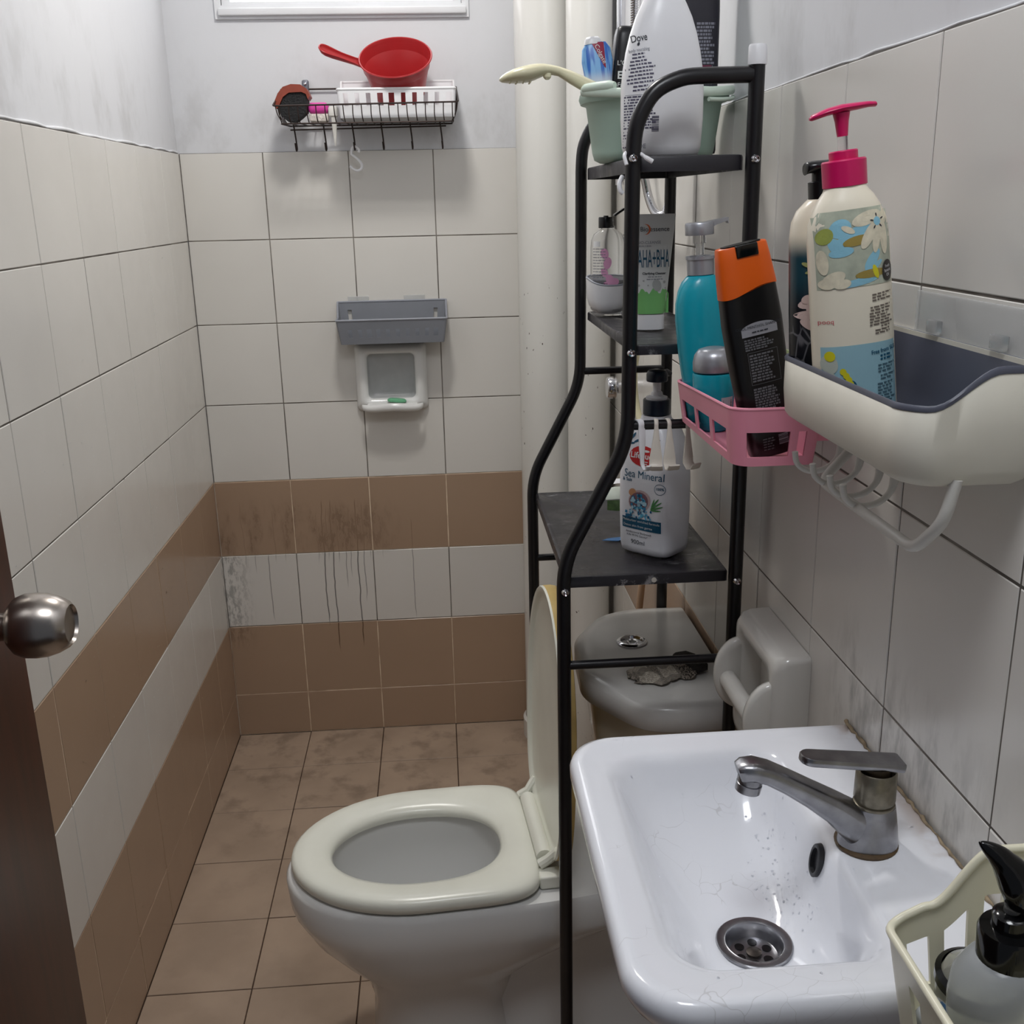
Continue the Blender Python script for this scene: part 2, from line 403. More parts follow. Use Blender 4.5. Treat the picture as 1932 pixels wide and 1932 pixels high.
def rectd(x0, x1, z0, z1, nx=10, nz=6, top=None, bot=None):
    mb = MB(); vs = []
    for j in range(nz+1):
        for i in range(nx+1):
            x = x0+(x1-x0)*i/nx; lo = bot(x) if bot else z0; hi = top(x) if top else z1
            vs.append((x, 0, lo+(hi-lo)*j/nz))
    fs = [(j*(nx+1)+i, j*(nx+1)+i+1, (j+1)*(nx+1)+i+1, (j+1)*(nx+1)+i) for j in range(nz) for i in range(nx)]
    return mb.add(vs, fs)
def smallprint(x0, x1, z1, rows, pitch, h, fill=0.92, centre=False, ang=0.0):
    """rows of word-length dashes for print too small to read"""
    mb = MB(); wd = x1-x0
    for r in range(rows):
        ln = wd*random.uniform(0.68, 1.0)*fill; x = x0+((wd-ln)/2 if centre else 0); xe = x+ln; z = z1-r*pitch
        while x < xe:
            q = min(random.uniform(0.0018, 0.0055), xe-x)
            zz = z+(x-x0)*math.tan(ang)
            mb.add([(x, 0, zz-h/2), (x+q, 0, zz-h/2), (x+q, 0, zz+h/2), (x, 0, zz+h/2)], [(0, 1, 2, 3)]); x += q+0.0009
    return mb
def barcode(x0, x1, z0, z1, n=14, horizontal=False):
    mb = MB(); p = (z1-z0)/n if horizontal else (x1-x0)/n
    for k in range(n):
        q = p*random.choice((0.35, 0.55, 0.75))
        if horizontal: a = (x0, z0+k*p, x1, z0+k*p+q)
        else: a = (x0+k*p, z0, x0+k*p+q, z1)
        mb.add([(a[0], 0, a[1]), (a[2], 0, a[1]), (a[2], 0, a[3]), (a[0], 0, a[3])], [(0, 1, 2, 3)])
    return mb
class Bottle:
    """stack of superellipse sections (z, rx, ry); front faces -y"""
    def __init__(s, prof, n=2.6, cnt=48, ox=None):
        s.dx = 0.0; s.p = prof; s.n = n; s.cnt = cnt; s.ox = ox or (lambda z: 0.0)
    def mb(s, z0=None, z1=None):
        rings = [sering(s.ox(z), 0, z, rx, ry, s.n, s.cnt) for z, rx, ry in s.p if (z0 is None or z >= z0) and (z1 is None or z <= z1)]
        return MB().loft(rings)
    def y(s, x, z):
        P = s.p; z = min(max(z, P[0][0]), P[-1][0])
        for a, b in zip(P, P[1:]):
            if a[0] <= z <= b[0]:
                t = (z-a[0])/max(b[0]-a[0], 1e-9); rx = a[1]+(b[1]-a[1])*t; ry = a[2]+(b[2]-a[2])*t; break
        q = min(abs(x-s.ox(z))/rx, 0.995)
        return -ry*(1-q**s.n)**(1/s.n)
    def wrap(s, mb, eps=0.0005):
        mb.v = [(x+s.dx, s.y(x+s.dx, z)-eps, z) for x, _, z in mb.v]; return mb
class Flat:
    def __init__(s, y=0.0): s.y0 = y
    def wrap(s, mb, eps=0.0005):
        mb.v = [(x, s.y0-eps, z) for x, _, z in mb.v]; return mb
def decal(parent, surf, mb, m, eps=0.0005, name='printed_label'):
    o = link(name, None, parent) if False else None
    me = bpy.data.meshes.new(name); surf.wrap(mb, eps); me.from_pydata(mb.v, [], mb.f); me.update(); me.materials.append(m)
    return link(name, me, parent)

# ------------------------------------------------------------ slotted tray
def tray(x0, x1, y0, y1, z0, ztop, r=0.012, th=0.0022, taper=0.006, hole=None, tl=(0, 0.25, 0.75, 1.0), step=0.004, rim=0.0022, floor=True, floor_z=None):
    """open tray: side wall sampled around a rounded rectangle; hole(x, y, t) leaves slots; ztop(x, y) is the rim height"""
    base = rrect(x0, x1, y0, y1, 0, r, 6); path = []
    for i in range(len(base)):
        a = Vector(base[i]); b = Vector(base[(i+1) % len(base)]); d = (b-a).length
        k = max(1, int(round(d/step)))
        for q in range(k): path.append(a+(b-a)*q/k)
    cx, cy = (x0+x1)/2, (y0+y1)/2; n = len(path); hx, hy = (x1-x0)/2, (y1-y0)/2
    nrm = []
    for i in range(n):
        t = (path[(i+1) % n]-path[i-1]).normalized(); nrm.append(Vector((t.y, -t.x, 0)))
    mb = MB(); vs = []; idx = {}
    for i, p in enumerate(path):
        zt = ztop(p.x, p.y)
        for j, t in enumerate(tl):
            s_ = taper*(1-t); sx = (hx-s_)/hx; sy = (hy-s_)/hy
            o = Vector((cx+(p.x-cx)*sx, cy+(p.y-cy)*sy, z0+(zt-z0)*t)); q = o-nrm[i]*th
            idx[i, j, 0] = len(vs); vs.append(o); idx[i, j, 1] = len(vs); vs.append(q)
    nt = len(tl)-1; fs = []
    def solid(i, j):
        if j < 0 or j >= nt: return False
        i %= n; pm = (path[i]+path[(i+1) % n])/2; tm = (tl[j]+tl[j+1])/2
        return not (hole and hole(pm.x, pm.y, tm))
    S = [[solid(i, j) for j in range(nt)] for i in range(n)]
    for i in range(n):
        k = (i+1) % n
        for j in range(nt):
            if not S[i][j]: continue
            fs.append((idx[i, j, 0], idx[k, j, 0], idx[k, j+1, 0], idx[i, j+1, 0]))
            fs.append((idx[i, j+1, 1], idx[k, j+1, 1], idx[k, j, 1], idx[i, j, 1]))
            if j == 0 or not S[i][j-1]: fs.append((idx[i, j, 0], idx[i, j, 1], idx[k, j, 1], idx[k, j, 0]))
            if j == nt-1 or not S[i][j+1]: fs.append((idx[i, j+1, 0], idx[k, j+1, 0], idx[k, j+1, 1], idx[i, j+1, 1]))
            if not S[i-1][j]: fs.append((idx[i, j, 0], idx[i, j+1, 0], idx[i, j+1, 1], idx[i, j, 1]))
            if not S[k][j]: fs.append((idx[k, j, 0], idx[k, j, 1], idx[k, j+1, 1], idx[k, j+1, 0]))
    mb.add(vs, fs)
    if floor:
        fz = z0
        ring = [vs[idx[i, 0, 0]] for i in range(n)]
        mb.loft([[(p.x, p.y, fz) for p in ring], [(p.x, p.y, fz+th) for p in ring]])
    rimb = MB()
    if rim:
        rimb.tube([vs[idx[i, nt, 0]]-nrm[i]*th*0.5 for i in range(n)], rim, 8, closed=True)
    return mb, rimb

# ============================================================ ROOM
W = 1.0; FRONT = -2.46; TOP = 2.40
ZL = [0.0] + [0.1213+0.1993*k for k in range(8)]          # tile courses
TCACHE = {}
def tile_mesh(wd, ht, m):
    key = (round(wd, 4), round(ht, 4), m.name)
    if key not in TCACHE:
        g = 0.0011; b = 0.0009; mb = MB(); rings = []
        for ins, z in ((0, -0.0045), (0, -b), (b, 0.0)):
            a = g+ins; rings.append([(a, a, z), (wd-a, a, z), (wd-a, ht-a, z), (a, ht-a, z)])
        mb.loft(rings, False, True); TCACHE[key] = mesh('tile', mb, m, 20)
    return TCACHE[key]
def tile_grid(parent, O, U, V, us, vs, pick, jit=0.0004):
    U, V, O = Vector(U), Vector(V), Vector(O); Nn = U.cross(V)
    Rm = Matrix((U, V, Nn)).transposed().to_4x4()
    for a, b in zip(us, us[1:]):
        for c, d in zip(vs, vs[1:]):
            o = bpy.data.objects.new('tile', tile_mesh(b-a, d-c, pick(c, d))); COL.objects.link(o)
            o.parent = parent
            o.matrix_local = Matrix.Translation(O+U*a+V*c+Nn*random.uniform(-jit, jit)) @ Rm
def course(c, d):
    m = (c+d)/2
    return BT if (m < 0.32 or 0.52 < m < 0.72) else WT
PB = 0.004   # plaster face behind the tile face

def wallbox(name, x0, x1, y0, y1, z0=-0.05, z1=TOP):
    return structure(name, MB().box(x0, x1, y0, y1, z0, z1), PL)
TT = ZL[-1]
# left wall
wl = wallbox('wall_left', -0.12, -PB, FRONT-0.1, 0.1)
part('grout_bed', MB().box(-PB, -0.0009, FRONT, -0.0005, 0, TT-0.0003), GT, wl)
yl = [0.0]+[0.1755+0.2*k for k in range(12)]; yl = [v for v in yl if v < -FRONT]+[-FRONT]
tile_grid(wl, (0, FRONT, 0), (0, 1, 0), (0, 0, 1), sorted([(-FRONT)-v for v in yl]), ZL, course)
# right wall
wr = wallbox('wall_right', W+PB, W+0.12, FRONT-0.1, 0.1)
part('grout_bed', MB().box(W+0.0009, W+PB, FRONT, -0.0005, 0, TT-0.0003), GT, wr)
yr = [0.0]+[0.1412+0.2*k for k in range(12)]; yr = [v for v in yr if v < -FRONT]+[-FRONT]
tile_grid(wr, (W, 0, 0), (0, -1, 0), (0, 0, 1), yr, ZL, course)
# far wall with the window opening
wx0, wx1, wz0, wz1 = 0.128, 0.672, 1.832, 2.16
bw = MB()
bw.box(0-PB, wx0, PB, 0.1, -0.05, TOP).box(wx1, W+PB, PB, 0.1, -0.05, TOP).box(wx0, wx1, PB, 0.1, -0.05, wz0).box(wx0, wx1, PB, 0.1, wz1, TOP)
wb = structure('wall_back', bw, PL)
part('grout_bed', MB().box(0, W, 0.0009, PB, 0, TT-0.0003), GT, wb)
tile_grid(wb, (0, 0, 0), (1, 0, 0), (0, 0, 1), [0, 0.1929, 0.3929, 0.5929, 0.7929, W], ZL, course)
# mortar bead on top of the tiling
def bead(parent, pts, n, k_=1.0):
    P = []
    for k in range(n+1):
        t = k/n; p = Vector(pts[0]).lerp(Vector(pts[1]), t); P.append(p+Vector((0, 0, random.uniform(-0.0015, 0.002))))
    part('mortar_bead', MB().tube(P, [k_*random.uniform(0.002, 0.0038) for _ in P], 6), PL, parent, 80)
bead(wl, ((-0.0035, FRONT, TT+0.002), (-0.0035, -0.001, TT+0.002)), 60)
bead(wr, ((W+0.0035, FRONT, TT+0.001), (W+0.0035, -0.001, TT+0.001)), 60, 0.5)
# front wall with the doorway the camera stands in
fw = MB(); fw.box(-PB, 0.115, FRONT-0.1, FRONT, -0.05, TOP).box(0.90, W+PB, FRONT-0.1, FRONT, -0.05, TOP).box(0.115, 0.90, FRONT-0.1, FRONT, 2.02, TOP)
structure('wall_front', fw, PL)
structure('ceiling', MB().box(-0.12, W+0.12, FRONT-0.1, 0.1, TOP, TOP+0.1), mat('ceiling_paint', (225, 226, 228), 0.8))
fl = structure('floor', MB().box(-0.12, W+0.12, FRONT-1.2, 0.1, -0.1, -0.0025), mat('floor_grout', (70, 52, 40), 0.85, var=0.15))
yf = [0.0]+[0.1859+0.2*k for k in range(12)]; yf = [v for v in yf if v < -FRONT]+[-FRONT]
tile_grid(fl, (0, FRONT, 0), (1, 0, 0), (0, 1, 0), [0, 0.1929, 0.3929, 0.5929, 0.7929, W], sorted([(-FRONT)-v for v in yf]), lambda c, d: FT)
# window: white frame, frosted lit pane
FRM = mat('window_frame_paint', (222, 223, 225), 0.4, var=0.03)
wn = structure('window_1', MB().box(wx0-0.014, wx1+0.016, -0.004, 0.02, wz0-0.03, wz0-0.002).box(wx0-0.014, wx0, -0.004, 0.02, wz0-0.002, wz1+0.02).box(wx1, wx1+0.016, -0.004, 0.02, wz0-0.002, wz1+0.02).box(wx0, wx1, -0.004, 0.02, wz1, wz1+0.02), FRM)
s = MB()
s.box(wx0-0.006, wx1+0.010, -0.014, -0.004, wz0-0.024, wz0-0.008, 0.003)
part('window_sill', s, FRM, wn)
for a, b, c, d in ((wx0+0.001, wx1-0.001, wz0, wz0+0.007), (wx0+0.001, wx0+0.02, wz0+0.007, wz1-0.02), (wx1-0.02, wx1-0.001, wz0+0.007, wz1-0.02), (wx0+0.001, wx1-0.001, wz1-0.02, wz1)):
    part('window_frame', MB().box(a, b, 0.006, 0.03, c, d), FRM, wn)
part('window_pane', MB().box(wx0+0.02, wx1-0.02, 0.016, 0.020, wz0+0.007, wz1-0.02), mat('lit_frosted_glass', (250, 252, 255), 0.5, emit=3.0, var=0), wn)

# door leaf, open against the left side
dr = structure('door_1', MB().box(0.136, 0.173, -2.44, -1.652, 0.012, 2.0, 0.002), DOORM)
kx = MB().lathe([(0.0, 0.1731), (0.032, 0.1731), (0.032, 0.176), (0.026, 0.181), (0.0125, 0.184), (0.011, 0.187), (0.0165, 0.190), (0.0165, 0.197), (0.0125, 0.199), (0.0120, 0.2085), (0.0125, 0.2105), (0.0195, 0.2130), (0.0250, 0.2180), (0.0278, 0.2250), (0.0283, 0.2335), (0.0275, 0.2430), (0.0245, 0.2525), (0.0205, 0.2600), (0.0170, 0.2632)], (0, -1.762, 1.052), 'x', 48, True, False)
kn = part('door_knob', kx, STEEL, dr, 30)
part('lock_face', MB().lathe([(0.0170, 0.2632), (0.0158, 0.2605), (0.006, 0.2595), (0.0, 0.2595)], (0, -1.762, 1.052), 'x', 40, False, True), STEEL, kn, 30)

# ============================================================ PIPES IN THE FAR CORNER
PIPEM = mat('pipe_paint', (221, 220, 215), 0.22, var=0)
def speck(m):
    nt = m.node_tree; b = nt.nodes['Principled BSDF']
    g = nt.nodes.new('ShaderNodeNewGeometry'); P = g.outputs['Position']; sp = nt.nodes.new('ShaderNodeSeparateXYZ'); nt.links.new(P, sp.inputs[0])
    f = smooth(nt, noise(nt, scaled(nt, P, (1, 1, 0.6)), 130.0, 2, 0.5), 0.70, 0.74)
    f = node_math(nt, 'MULTIPLY', f, node_math(nt, 'MULTIPLY', smooth(nt, sp.outputs[2], 1.35, 1.1), smooth(nt, noise(nt, P, 12.0, 2), 0.45, 0.6)))
    nt.links.new(mixc(nt, f, C3(221, 220, 215), C3(70, 60, 48)), b.inputs['Base Color'])
speck(PIPEM)
t = thing('waste_pipe', 'thick white vertical waste pipe beside the far wall tiles', 'pipe', (0.857, -0.076, 0))
part('pipe_shaft', MB().lathe([(0.072, 0), (0.072, TOP-0.001)], n=64), PIPEM, t)
part('pipe_foot', MB().lathe([(0.080, 0.0), (0.080, 0.05), (0.073, 0.056)], n=64, cap1=False), PIPEM, t)
t = thing('waste_pipe', 'thinner white vertical pipe right of the thick one, behind the shelf rack', 'pipe', (0.9380, -0.200, 0))
part('pipe_shaft', MB().lathe([(0.050, 0), (0.050, TOP-0.001)], n=56), PIPEM, t)
# shower rail, hose, hand shower
t = thing('shower_rail', 'chrome vertical shower rail behind the top shelf of the rack', 'rail', (0.962, -0.46, 1.42))
part('rail_tube', MB().lathe([(0.0085, 0), (0.0085, 0.75)], n=20), CHROME, t)
for z in (0.02, 0.70):
    part('wall_bracket', MB().tube([(0, 0, z), (0.0375, 0, z)], 0.012, 16), CHROME, t)
def corrugated(pts, r, amp, pitch, n=10):
    P = [Vector(p) for p in pts]; out = [P[0]]
    for a, b in zip(P, P[1:]):
        k = max(1, int((b-a).length/(pitch/4)))
        for q in range(1, k+1): out.append(a.lerp(b, q/k))
    return out, [r+amp*math.sin(i*PI/2) for i in range(len(out))]
hp, hr = corrugated(spline([(0.966, -0.60, 1.95), (0.962, -0.60, 1.735), (0.962, -0.62, 1.55), (0.964, -0.66, 1.46), (0.966, -0.70, 1.424), (0.966, -0.74, 1.392), (0.966, -0.80, 1.368), (0.966, -0.87, 1.366), (0.968, -0.90, 1.39)], 8), 0.0068, 0.0009, 0.004)
solo('shower_hose', 'coiled metal shower hose hanging below the top shelf behind the tubes', 'hose', MB().tube(hp, hr, 10), CHROME, (0.962, -0.6, 1.45), world=True, angle=60)
solo('shower_hose', 'short cream hose hanging beside the right wall, behind the hand soap pump', 'hose', MB().tube(spline([(0.975, -0.70, 1.20), (0.955, -0.69, 1.10), (0.956, -0.69, 1.03), (0.966, -0.72, 0.975), (0.978, -0.76, 0.95)], 8), 0.0062, 12), IVORY, (0.96, -0.7, 1.05), world=True)
solo('supply_hose', 'beige supply hose rising from behind the cistern', 'hose', MB().tube(spline([(0.962, -0.69, 0.50), (0.968, -0.695, 0.60), (0.973, -0.70, 0.68), (0.980, -0.69, 0.80)], 6), 0.007, 12), mat('beige_hose', (190, 160, 132), 0.4), (0.97, -0.7, 0.5), world=True)
# chrome stop valve on the pipe
t = thing('stop_valve', 'round chrome stop valve behind the middle of the rack', 'valve', (0.952, -0.45, 1.010))
part('valve_cap', MB().lathe([(0.0, -0.012), (0.021, -0.012), (0.0235, -0.008), (0.0235, 0.006), (0.018, 0.010), (0.013, 0.012), (0.013, 0.030)], axis='x', n=32), CHROME, t)
part('valve_body', MB().tube([(0.020, 0, 0), (0.0475, 0, 0)], 0.016, 20), CHROME, t)

# ============================================================ FAR WALL: WIRE BASKET, DIPPER AND SMALL THINGS
t = thing('wire_basket', 'dark wire basket with hooks, screwed to the far wall below the window', 'basket', (0.45, 0, 1.60))
X0, X1 = 0.248, 0.653; yF = -0.166
fr = MB()
rim = fillet([(X0, -0.004, 1.652), (X0+0.001, -0.012, 1.645), (X0, yF, 1.603), (X1, yF, 1.606), (X1, -0.012, 1.648), (X1, -0.004, 1.652)], 0.012, 4)
fr.tube(rim, 0.0019, 8)
fr.tube([(X0, -0.004, 1.652), (X1, -0.004, 1.652)], 0.0019, 8)
part('rim_wire', fr, WIRE, t, world=True)
bt = MB().tube(fillet([(X0+0.014, -0.006, 1.572), (X0+0.014, yF+0.012, 1.567), (X1-0.012, yF+0.012, 1.567), (X1-0.012, -0.006, 1.572)], 0.01, 4), 0.0017, 8, closed=True)
part('base_wire', bt, WIRE, t, world=True)
for k in range(20):
    x = X0+0.014+(X1-X0-0.028)*k/19
    part('wire', MB().tube(fillet([(x+random.uniform(-0.001, 0.001), yF, 1.604), (x, yF+0.004, 1.582), (x+0.002, yF+0.014, 1.567), (x+0.002, -0.006, 1.573)], 0.008, 4), 0.0013, 6), WIRE, t, world=True)
for xs in (X0, X1):
    s_ = 1 if xs == X0 else -1
    for y in (-0.03, -0.062, -0.095, -0.13):
        part('wire', MB().tube(fillet([(xs, y, 1.605+(yF-y)/yF*0.043), (xs+s_*0.004, y, 1.59), (xs+s_*0.014, y, 1.571)], 0.006, 3), 0.0013, 6), WIRE, t, world=True)
part('hook_rail', MB().tube([(0.266, -0.03, 1.562), (0.626, -0.03, 1.5655)], 0.0016, 8), WIRE, t, world=True)
for x in (0.277, 0.345, 0.411, 0.478, 0.545, 0.615):
    part('hook', MB().tube(fillet([(x-0.003, -0.03, 1.575), (x, -0.031, 1.545), (x+0.002, -0.032, 1.518), (x+0.001, -0.044, 1.514), (x, -0.050, 1.532)], 0.006, 4), 0.0018, 8), WIRE, t, world=True)
br = part('mounting_bracket', MB().box(0.297, 0.313, -0.008, 0.002, 1.640, 1.672, 0.004), mat('grey_zinc', (116, 118, 126), 0.4, 0.5), t, world=True)
part('screw', MB().lathe([(0.0, 0.0), (0.004, 0.0), (0.003, -0.003), (0.0, -0.0035)], (0.305, -0.008, 1.663), 'y', 14), CHROME, br, world=True)

def ztop_w(x, y): return 1.637 + (0.028 if y > -0.022 else 0.0)
m1, m2 = tray(0.387, 0.648, -0.150, -0.012, 1.577, lambda x, y: 1.6365 if y < -0.03 else 1.6365+0.028*min(1, (y+0.03)/0.012), r=0.008, th=0.002, taper=0.004,
              hole=lambda x, y, t: y < -0.143 and 0.42 < t < 0.86 and ((x-0.392)/0.0254) % 1.0 > 0.30 and ((x-0.392)/0.0254) % 1.0 < 0.72 and 0.393 < x < 0.646, tl=(0, 0.42, 0.86, 1.0), step=0.0025, rim=0.0028)
t = thing('plastic_basket', 'white slotted plastic basket sitting inside the wire basket', 'basket', (0.52, -0.06, 1.577))
part('basket_wall', m1, WHITEP, t, world=True); part('rim', m2, WHITEP, t, world=True)

# red dipper tilted in the basket
t = thing('water_dipper', 'red plastic water dipper with handle, tilted in the white basket', 'dipper', (0.518, -0.1080, 1.705), (math.radians(37), math.radians(-4), 0))
prof = [(0.054, -0.090), (0.057, -0.087), (0.067, -0.045), (0.078, -0.003), (0.0815, -0.002), (0.0825, 0.0), (0.081, 0.002), (0.079, 0.0012), (0.0765, -0.006), (0.0745, -0.022), (0.0725, -0.024), (0.055, -0.083), (0.0, -0.085)]
part('cup', MB().lathe([(0.0, -0.090)]+prof, n=56, cap0=False, cap1=False), RED, t, 40)
HU = lambda u: 0.078+(u-0.078)*0.90
HZ = lambda u: max(0, u-0.085)*0.30
hd = MB(); rings = []
for u, hw, dz, zc in ((0.078, 0.016, 0.010, -0.004), (0.095, 0.010, 0.010, -0.001), (0.12, 0.011, 0.013, 0.004), (0.145, 0.0145, 0.015, 0.009), (0.160, 0.0155, 0.015, 0.012), (0.168, 0.013, 0.012, 0.013), (0.172, 0.006, 0.006, 0.013)):
    r_ = []
    for k in range(13):
        a = PI+PI*k/12; r_.append((-HU(u), hw*math.cos(a), zc+HZ(u)+dz*math.sin(a)))
    for k in range(12, -1, -1):
        a = PI+PI*k/12; r_.append((-HU(u), hw*0.80*math.cos(a), zc+HZ(u)+0.001+dz*0.78*math.sin(a)))
    rings.append(r_)
hd.loft(rings)
hd.tube(spline([(-HU(u), v, z+HZ(u)) for u, v, z in ((0.083, -0.012, -0.003), (0.12, -0.011, 0.004), (0.160, -0.0155, 0.012), (0.172, 0, 0.013), (0.160, 0.0155, 0.012), (0.12, 0.011, 0.004), (0.083, 0.012, -0.003))], 5), 0.0016, 6)
part('handle', hd, RED, t, 50)

# brown backed scrubbing brush
t = thing('scrubbing_brush', 'brown scrubbing brush with black bristles at the left end of the wire basket', 'brush', (0.285, -0.09, 1.575))
def pxz(l, y=-0.09, k=0.001375):   # brush outline drawn on a small grid, 1 unit = 1.375 mm
    return [(0.285+(u-552)*0.00121, 1.574+(232-v)*0.0011) for u, v in l]
bw_ = pxz([(520, 204), (520, 193), (527, 178), (537, 166), (552, 161), (569, 162), (580, 170), (585, 184), (581, 190), (578, 180), (570, 176), (547, 177), (536, 185), (527, 203), (523, 207)])
part('wooden_back', MB().prism(bw_, -0.116, -0.066), WOODB, t, world=True)
bb_ = pxz([(524, 207), (528, 203), (537, 185), (548, 177.5), (569, 177), (577, 181), (580, 190), (577, 214), (566, 224), (556, 231.5), (541, 231), (531, 222)])
part('bristles', MB().prism(bb_, -0.112, -0.070), mat('black_bristles', (20, 20, 22), 0.7, bump=1.0, bscale=260, var=0.5, vscale=200), t, world=True)
t = thing('nail_brush', 'small magenta backed brush with white bristles in the wire basket', 'brush', (0.340, -0.09, 1.573))
part('brush_back', MB().box(0.317, 0.363, -0.105, -0.070, 1.591, 1.615, 0.009), mat('pink_brush_plastic', (214, 70, 160), 0.35), t, world=True)
part('bristles', MB().box(0.319, 0.361, -0.102, -0.073, 1.574, 1.591, 0.003), mat('white_bristles', (216, 208, 200), 0.7, bump=1.0, bscale=300, var=0.3, vscale=200), t, world=True)
mb = MB().loft([sering(0.3735, -0.100, z, rx, ry, 3, 20) for z, rx, ry in ((1.522, 0.0016, 0.0012), (1.530, 0.0026, 0.002), (1.560, 0.0052, 0.003), (1.583, 0.0065, 0.004), (1.586, 0.0110, 0.0065), (1.602, 0.0115, 0.007), (1.606, 0.009, 0.005))])
solo('tapered_spatula', 'white tapered plastic handle poking down through the wire basket', 'spatula', mb, DIRTYW, (0.3735, -0.1, 1.522), world=True)
mb = MB().tube(spline([(0.4035, -0.040, 1.5065), (0.4055, -0.042, 1.518), (0.4135, -0.0432, 1.5225), (0.4215, -0.044, 1.516), (0.4205, -0.044, 1.510)], 5)[::-1] + spline([(0.4035, -0.040, 1.5065), (0.416, -0.040, 1.496), (0.4255, -0.041, 1.484), (0.4245, -0.042, 1.474), (0.415, -0.043, 1.4695), (0.4055, -0.043, 1.4735), (0.3985, -0.043, 1.480)], 5)[1:], 0.0031, 10)
solo('s_hook', 'white plastic S hook hanging from the third wire hook', 'hook', mb, WHITEP, (0.41, -0.042, 1.52), world=True)

# grey basket and soap holder
def zt_g(x, y): return 1.128 if y < -0.03 else 1.128+0.037*min(1, (y+0.03)/0.022)
def hole_g(x, y, t):
    if y < -0.08 and 0.28 < t < 0.62: q = ((x-0.362)/0.0237) % 1.0; return 0.362 < x < 0.598 and 0.28 < q < 0.70
    if y > -0.008 and 0.34 < t < 0.8: return abs(x-0.372) < 0.005 or abs(x-0.585) < 0.005
    return False
m1, m2 = tray(0.344, 0.611, -0.087, -0.003, 1.070, zt_g, r=0.006, th=0.002, taper=0.009, hole=hole_g, tl=(0, 0.28, 0.34, 0.62, 0.8, 1.0), step=0.0024, rim=0.0026)
t = thing('plastic_basket', 'grey slotted plastic basket on the far wall above the soap holder', 'basket', (0.478, -0.045, 1.07))
part('basket_wall', m1, GREYP, t, world=True); part('rim', m2, LGREYP, t, world=True)
for a, b in ((0.370, 0.422), (0.507, 0.559)):
    pd = part('adhesive_pad', MB().box(a, b, -0.0030, -0.0006, 1.150, 1.178, 0.001), FILM, t, world=True)
t = thing('soap_holder', 'white ceramic soap holder set into the far wall tiles', 'soap dish', (0.467, 0, 0.90))
rings = []
for ins, y in ((0.0, -0.0005), (0.0, -0.010), (0.004, -0.016), (0.010, -0.024), (0.018, -0.028), (0.026, -0.026), (0.030, -0.018)):
    rings.append([(p[0], y, p[1]) for p in rrect(0.378+ins, 0.556-ins, 0.896+ins, 1.062-ins*0.8, 0, 0.012, 5)])
part('frame', MB().loft(rings, True, False), PORC, t, 50, world=True)
part('recess', MB().loft([[(p[0], y, p[1]) for p in rrect(0.4075+i_, 0.5265-i_, 0.9255+i_, 1.0385-i_, 0, 0.010, 5)] for i_, y in ((0, -0.019), (0.004, -0.008), (0.008, -0.0035))], False, True), mat('recess_shade', (176, 178, 178), 0.25, var=0.06, vscale=30), t, 50, world=True)  # white ceramic too; shade of a deeper recess put into its greyer colour
lip = MB(); rings = []
for k in range(25):
    a = PI*k/24; u = 0.467-0.077*math.cos(a); e = math.sin(a)**0.35
    wob = 0.003*math.cos(4*a)
    yy = -0.016-0.040*e
    rings.append([(u, yy+0.008*math.cos(b), 0.9085+0.5*wob+0.0105*e*math.sin(b)) for b in [2*PI*q/14 for q in range(14)]])
lip.loft(rings)
part('front_lip', lip, PORC, t, 60, world=True)
part('dish_floor', MB().box(0.404, 0.530, -0.052, -0.010, 0.908, 0.916, 0.003), PORC, t, world=True)
mb = MB().loft([sering(0, 0, z, rx, ry, 2.6, 28) for z, rx, ry in ((0, 0.020, 0.009), (0.002, 0.0235, 0.012), (0.006, 0.0235, 0.012), (0.009, 0.019, 0.008))])
solo('soap_bar', 'thin green bar of soap in the ceramic soap holder', 'soap', mb, mat('green_soap', (112, 178, 138), 0.35), (0.478, -0.034, 0.9185), (0, math.radians(5), 0))

# ============================================================ TOILET (local x points to the front of the bowl, turned 184 degrees)
t = thing('toilet', 'white close-coupled toilet with raised cream lid, left of the black rack', 'toilet', (0.706, -1.140, 0), (0, 0, math.radians(184)))
def egg(z, tip, back, hw, uc=0.18, nb=3.2, cnt=56, nf=2.0):
    out = []
    for k in range(cnt):
        a = 2*PI*k/cnt; c, s_ = math.cos(a), math.sin(a)
        if c >= 0: out.append((uc+(tip-uc)*abs(c)**(2/nf), hw*math.copysign(abs(s_)**(2/nf), s_), z))
        else: out.append((uc+(back-uc)*abs(c)**(2/nb), hw*math.copysign(abs(s_)**(2/nb), s_), z))
    return out
def lerp_ring(a, b, t, z): return [(p[0]+(q[0]-p[0])*t, p[1]+(q[1]-p[1])*t, z) for p, q in zip(a, b)]
bowl = MB()
bowl.loft([egg(0.0, 0.285, 0.02, 0.098), egg(0.03, 0.275, 0.03, 0.090), egg(0.13, 0.270, 0.05, 0.086), egg(0.19, 0.285, 0.03, 0.100), egg(0.235, 0.330, -0.02, 0.128), egg(0.275, 0.366, -0.10, 0.146), egg(0.305, 0.383, -0.20, 0.154), egg(0.318, 0.390, -0.26, 0.158), egg(0.330, 0.393, -0.27, 0.160), egg(0.372, 0.396, -0.272, 0.161), egg(0.381, 0.390, -0.268, 0.156),
           egg(0.381, 0.345, 0.040, 0.108), egg(0.360, 0.338, 0.045, 0.102), egg(0.335, 0.346, 0.038, 0.110), egg(0.28, 0.325, 0.06, 0.098), egg(0.22, 0.27, 0.10, 0.07), egg(0.17, 0.24, 0.13, 0.045)])
part('bowl', bowl, PORC, t, 60)
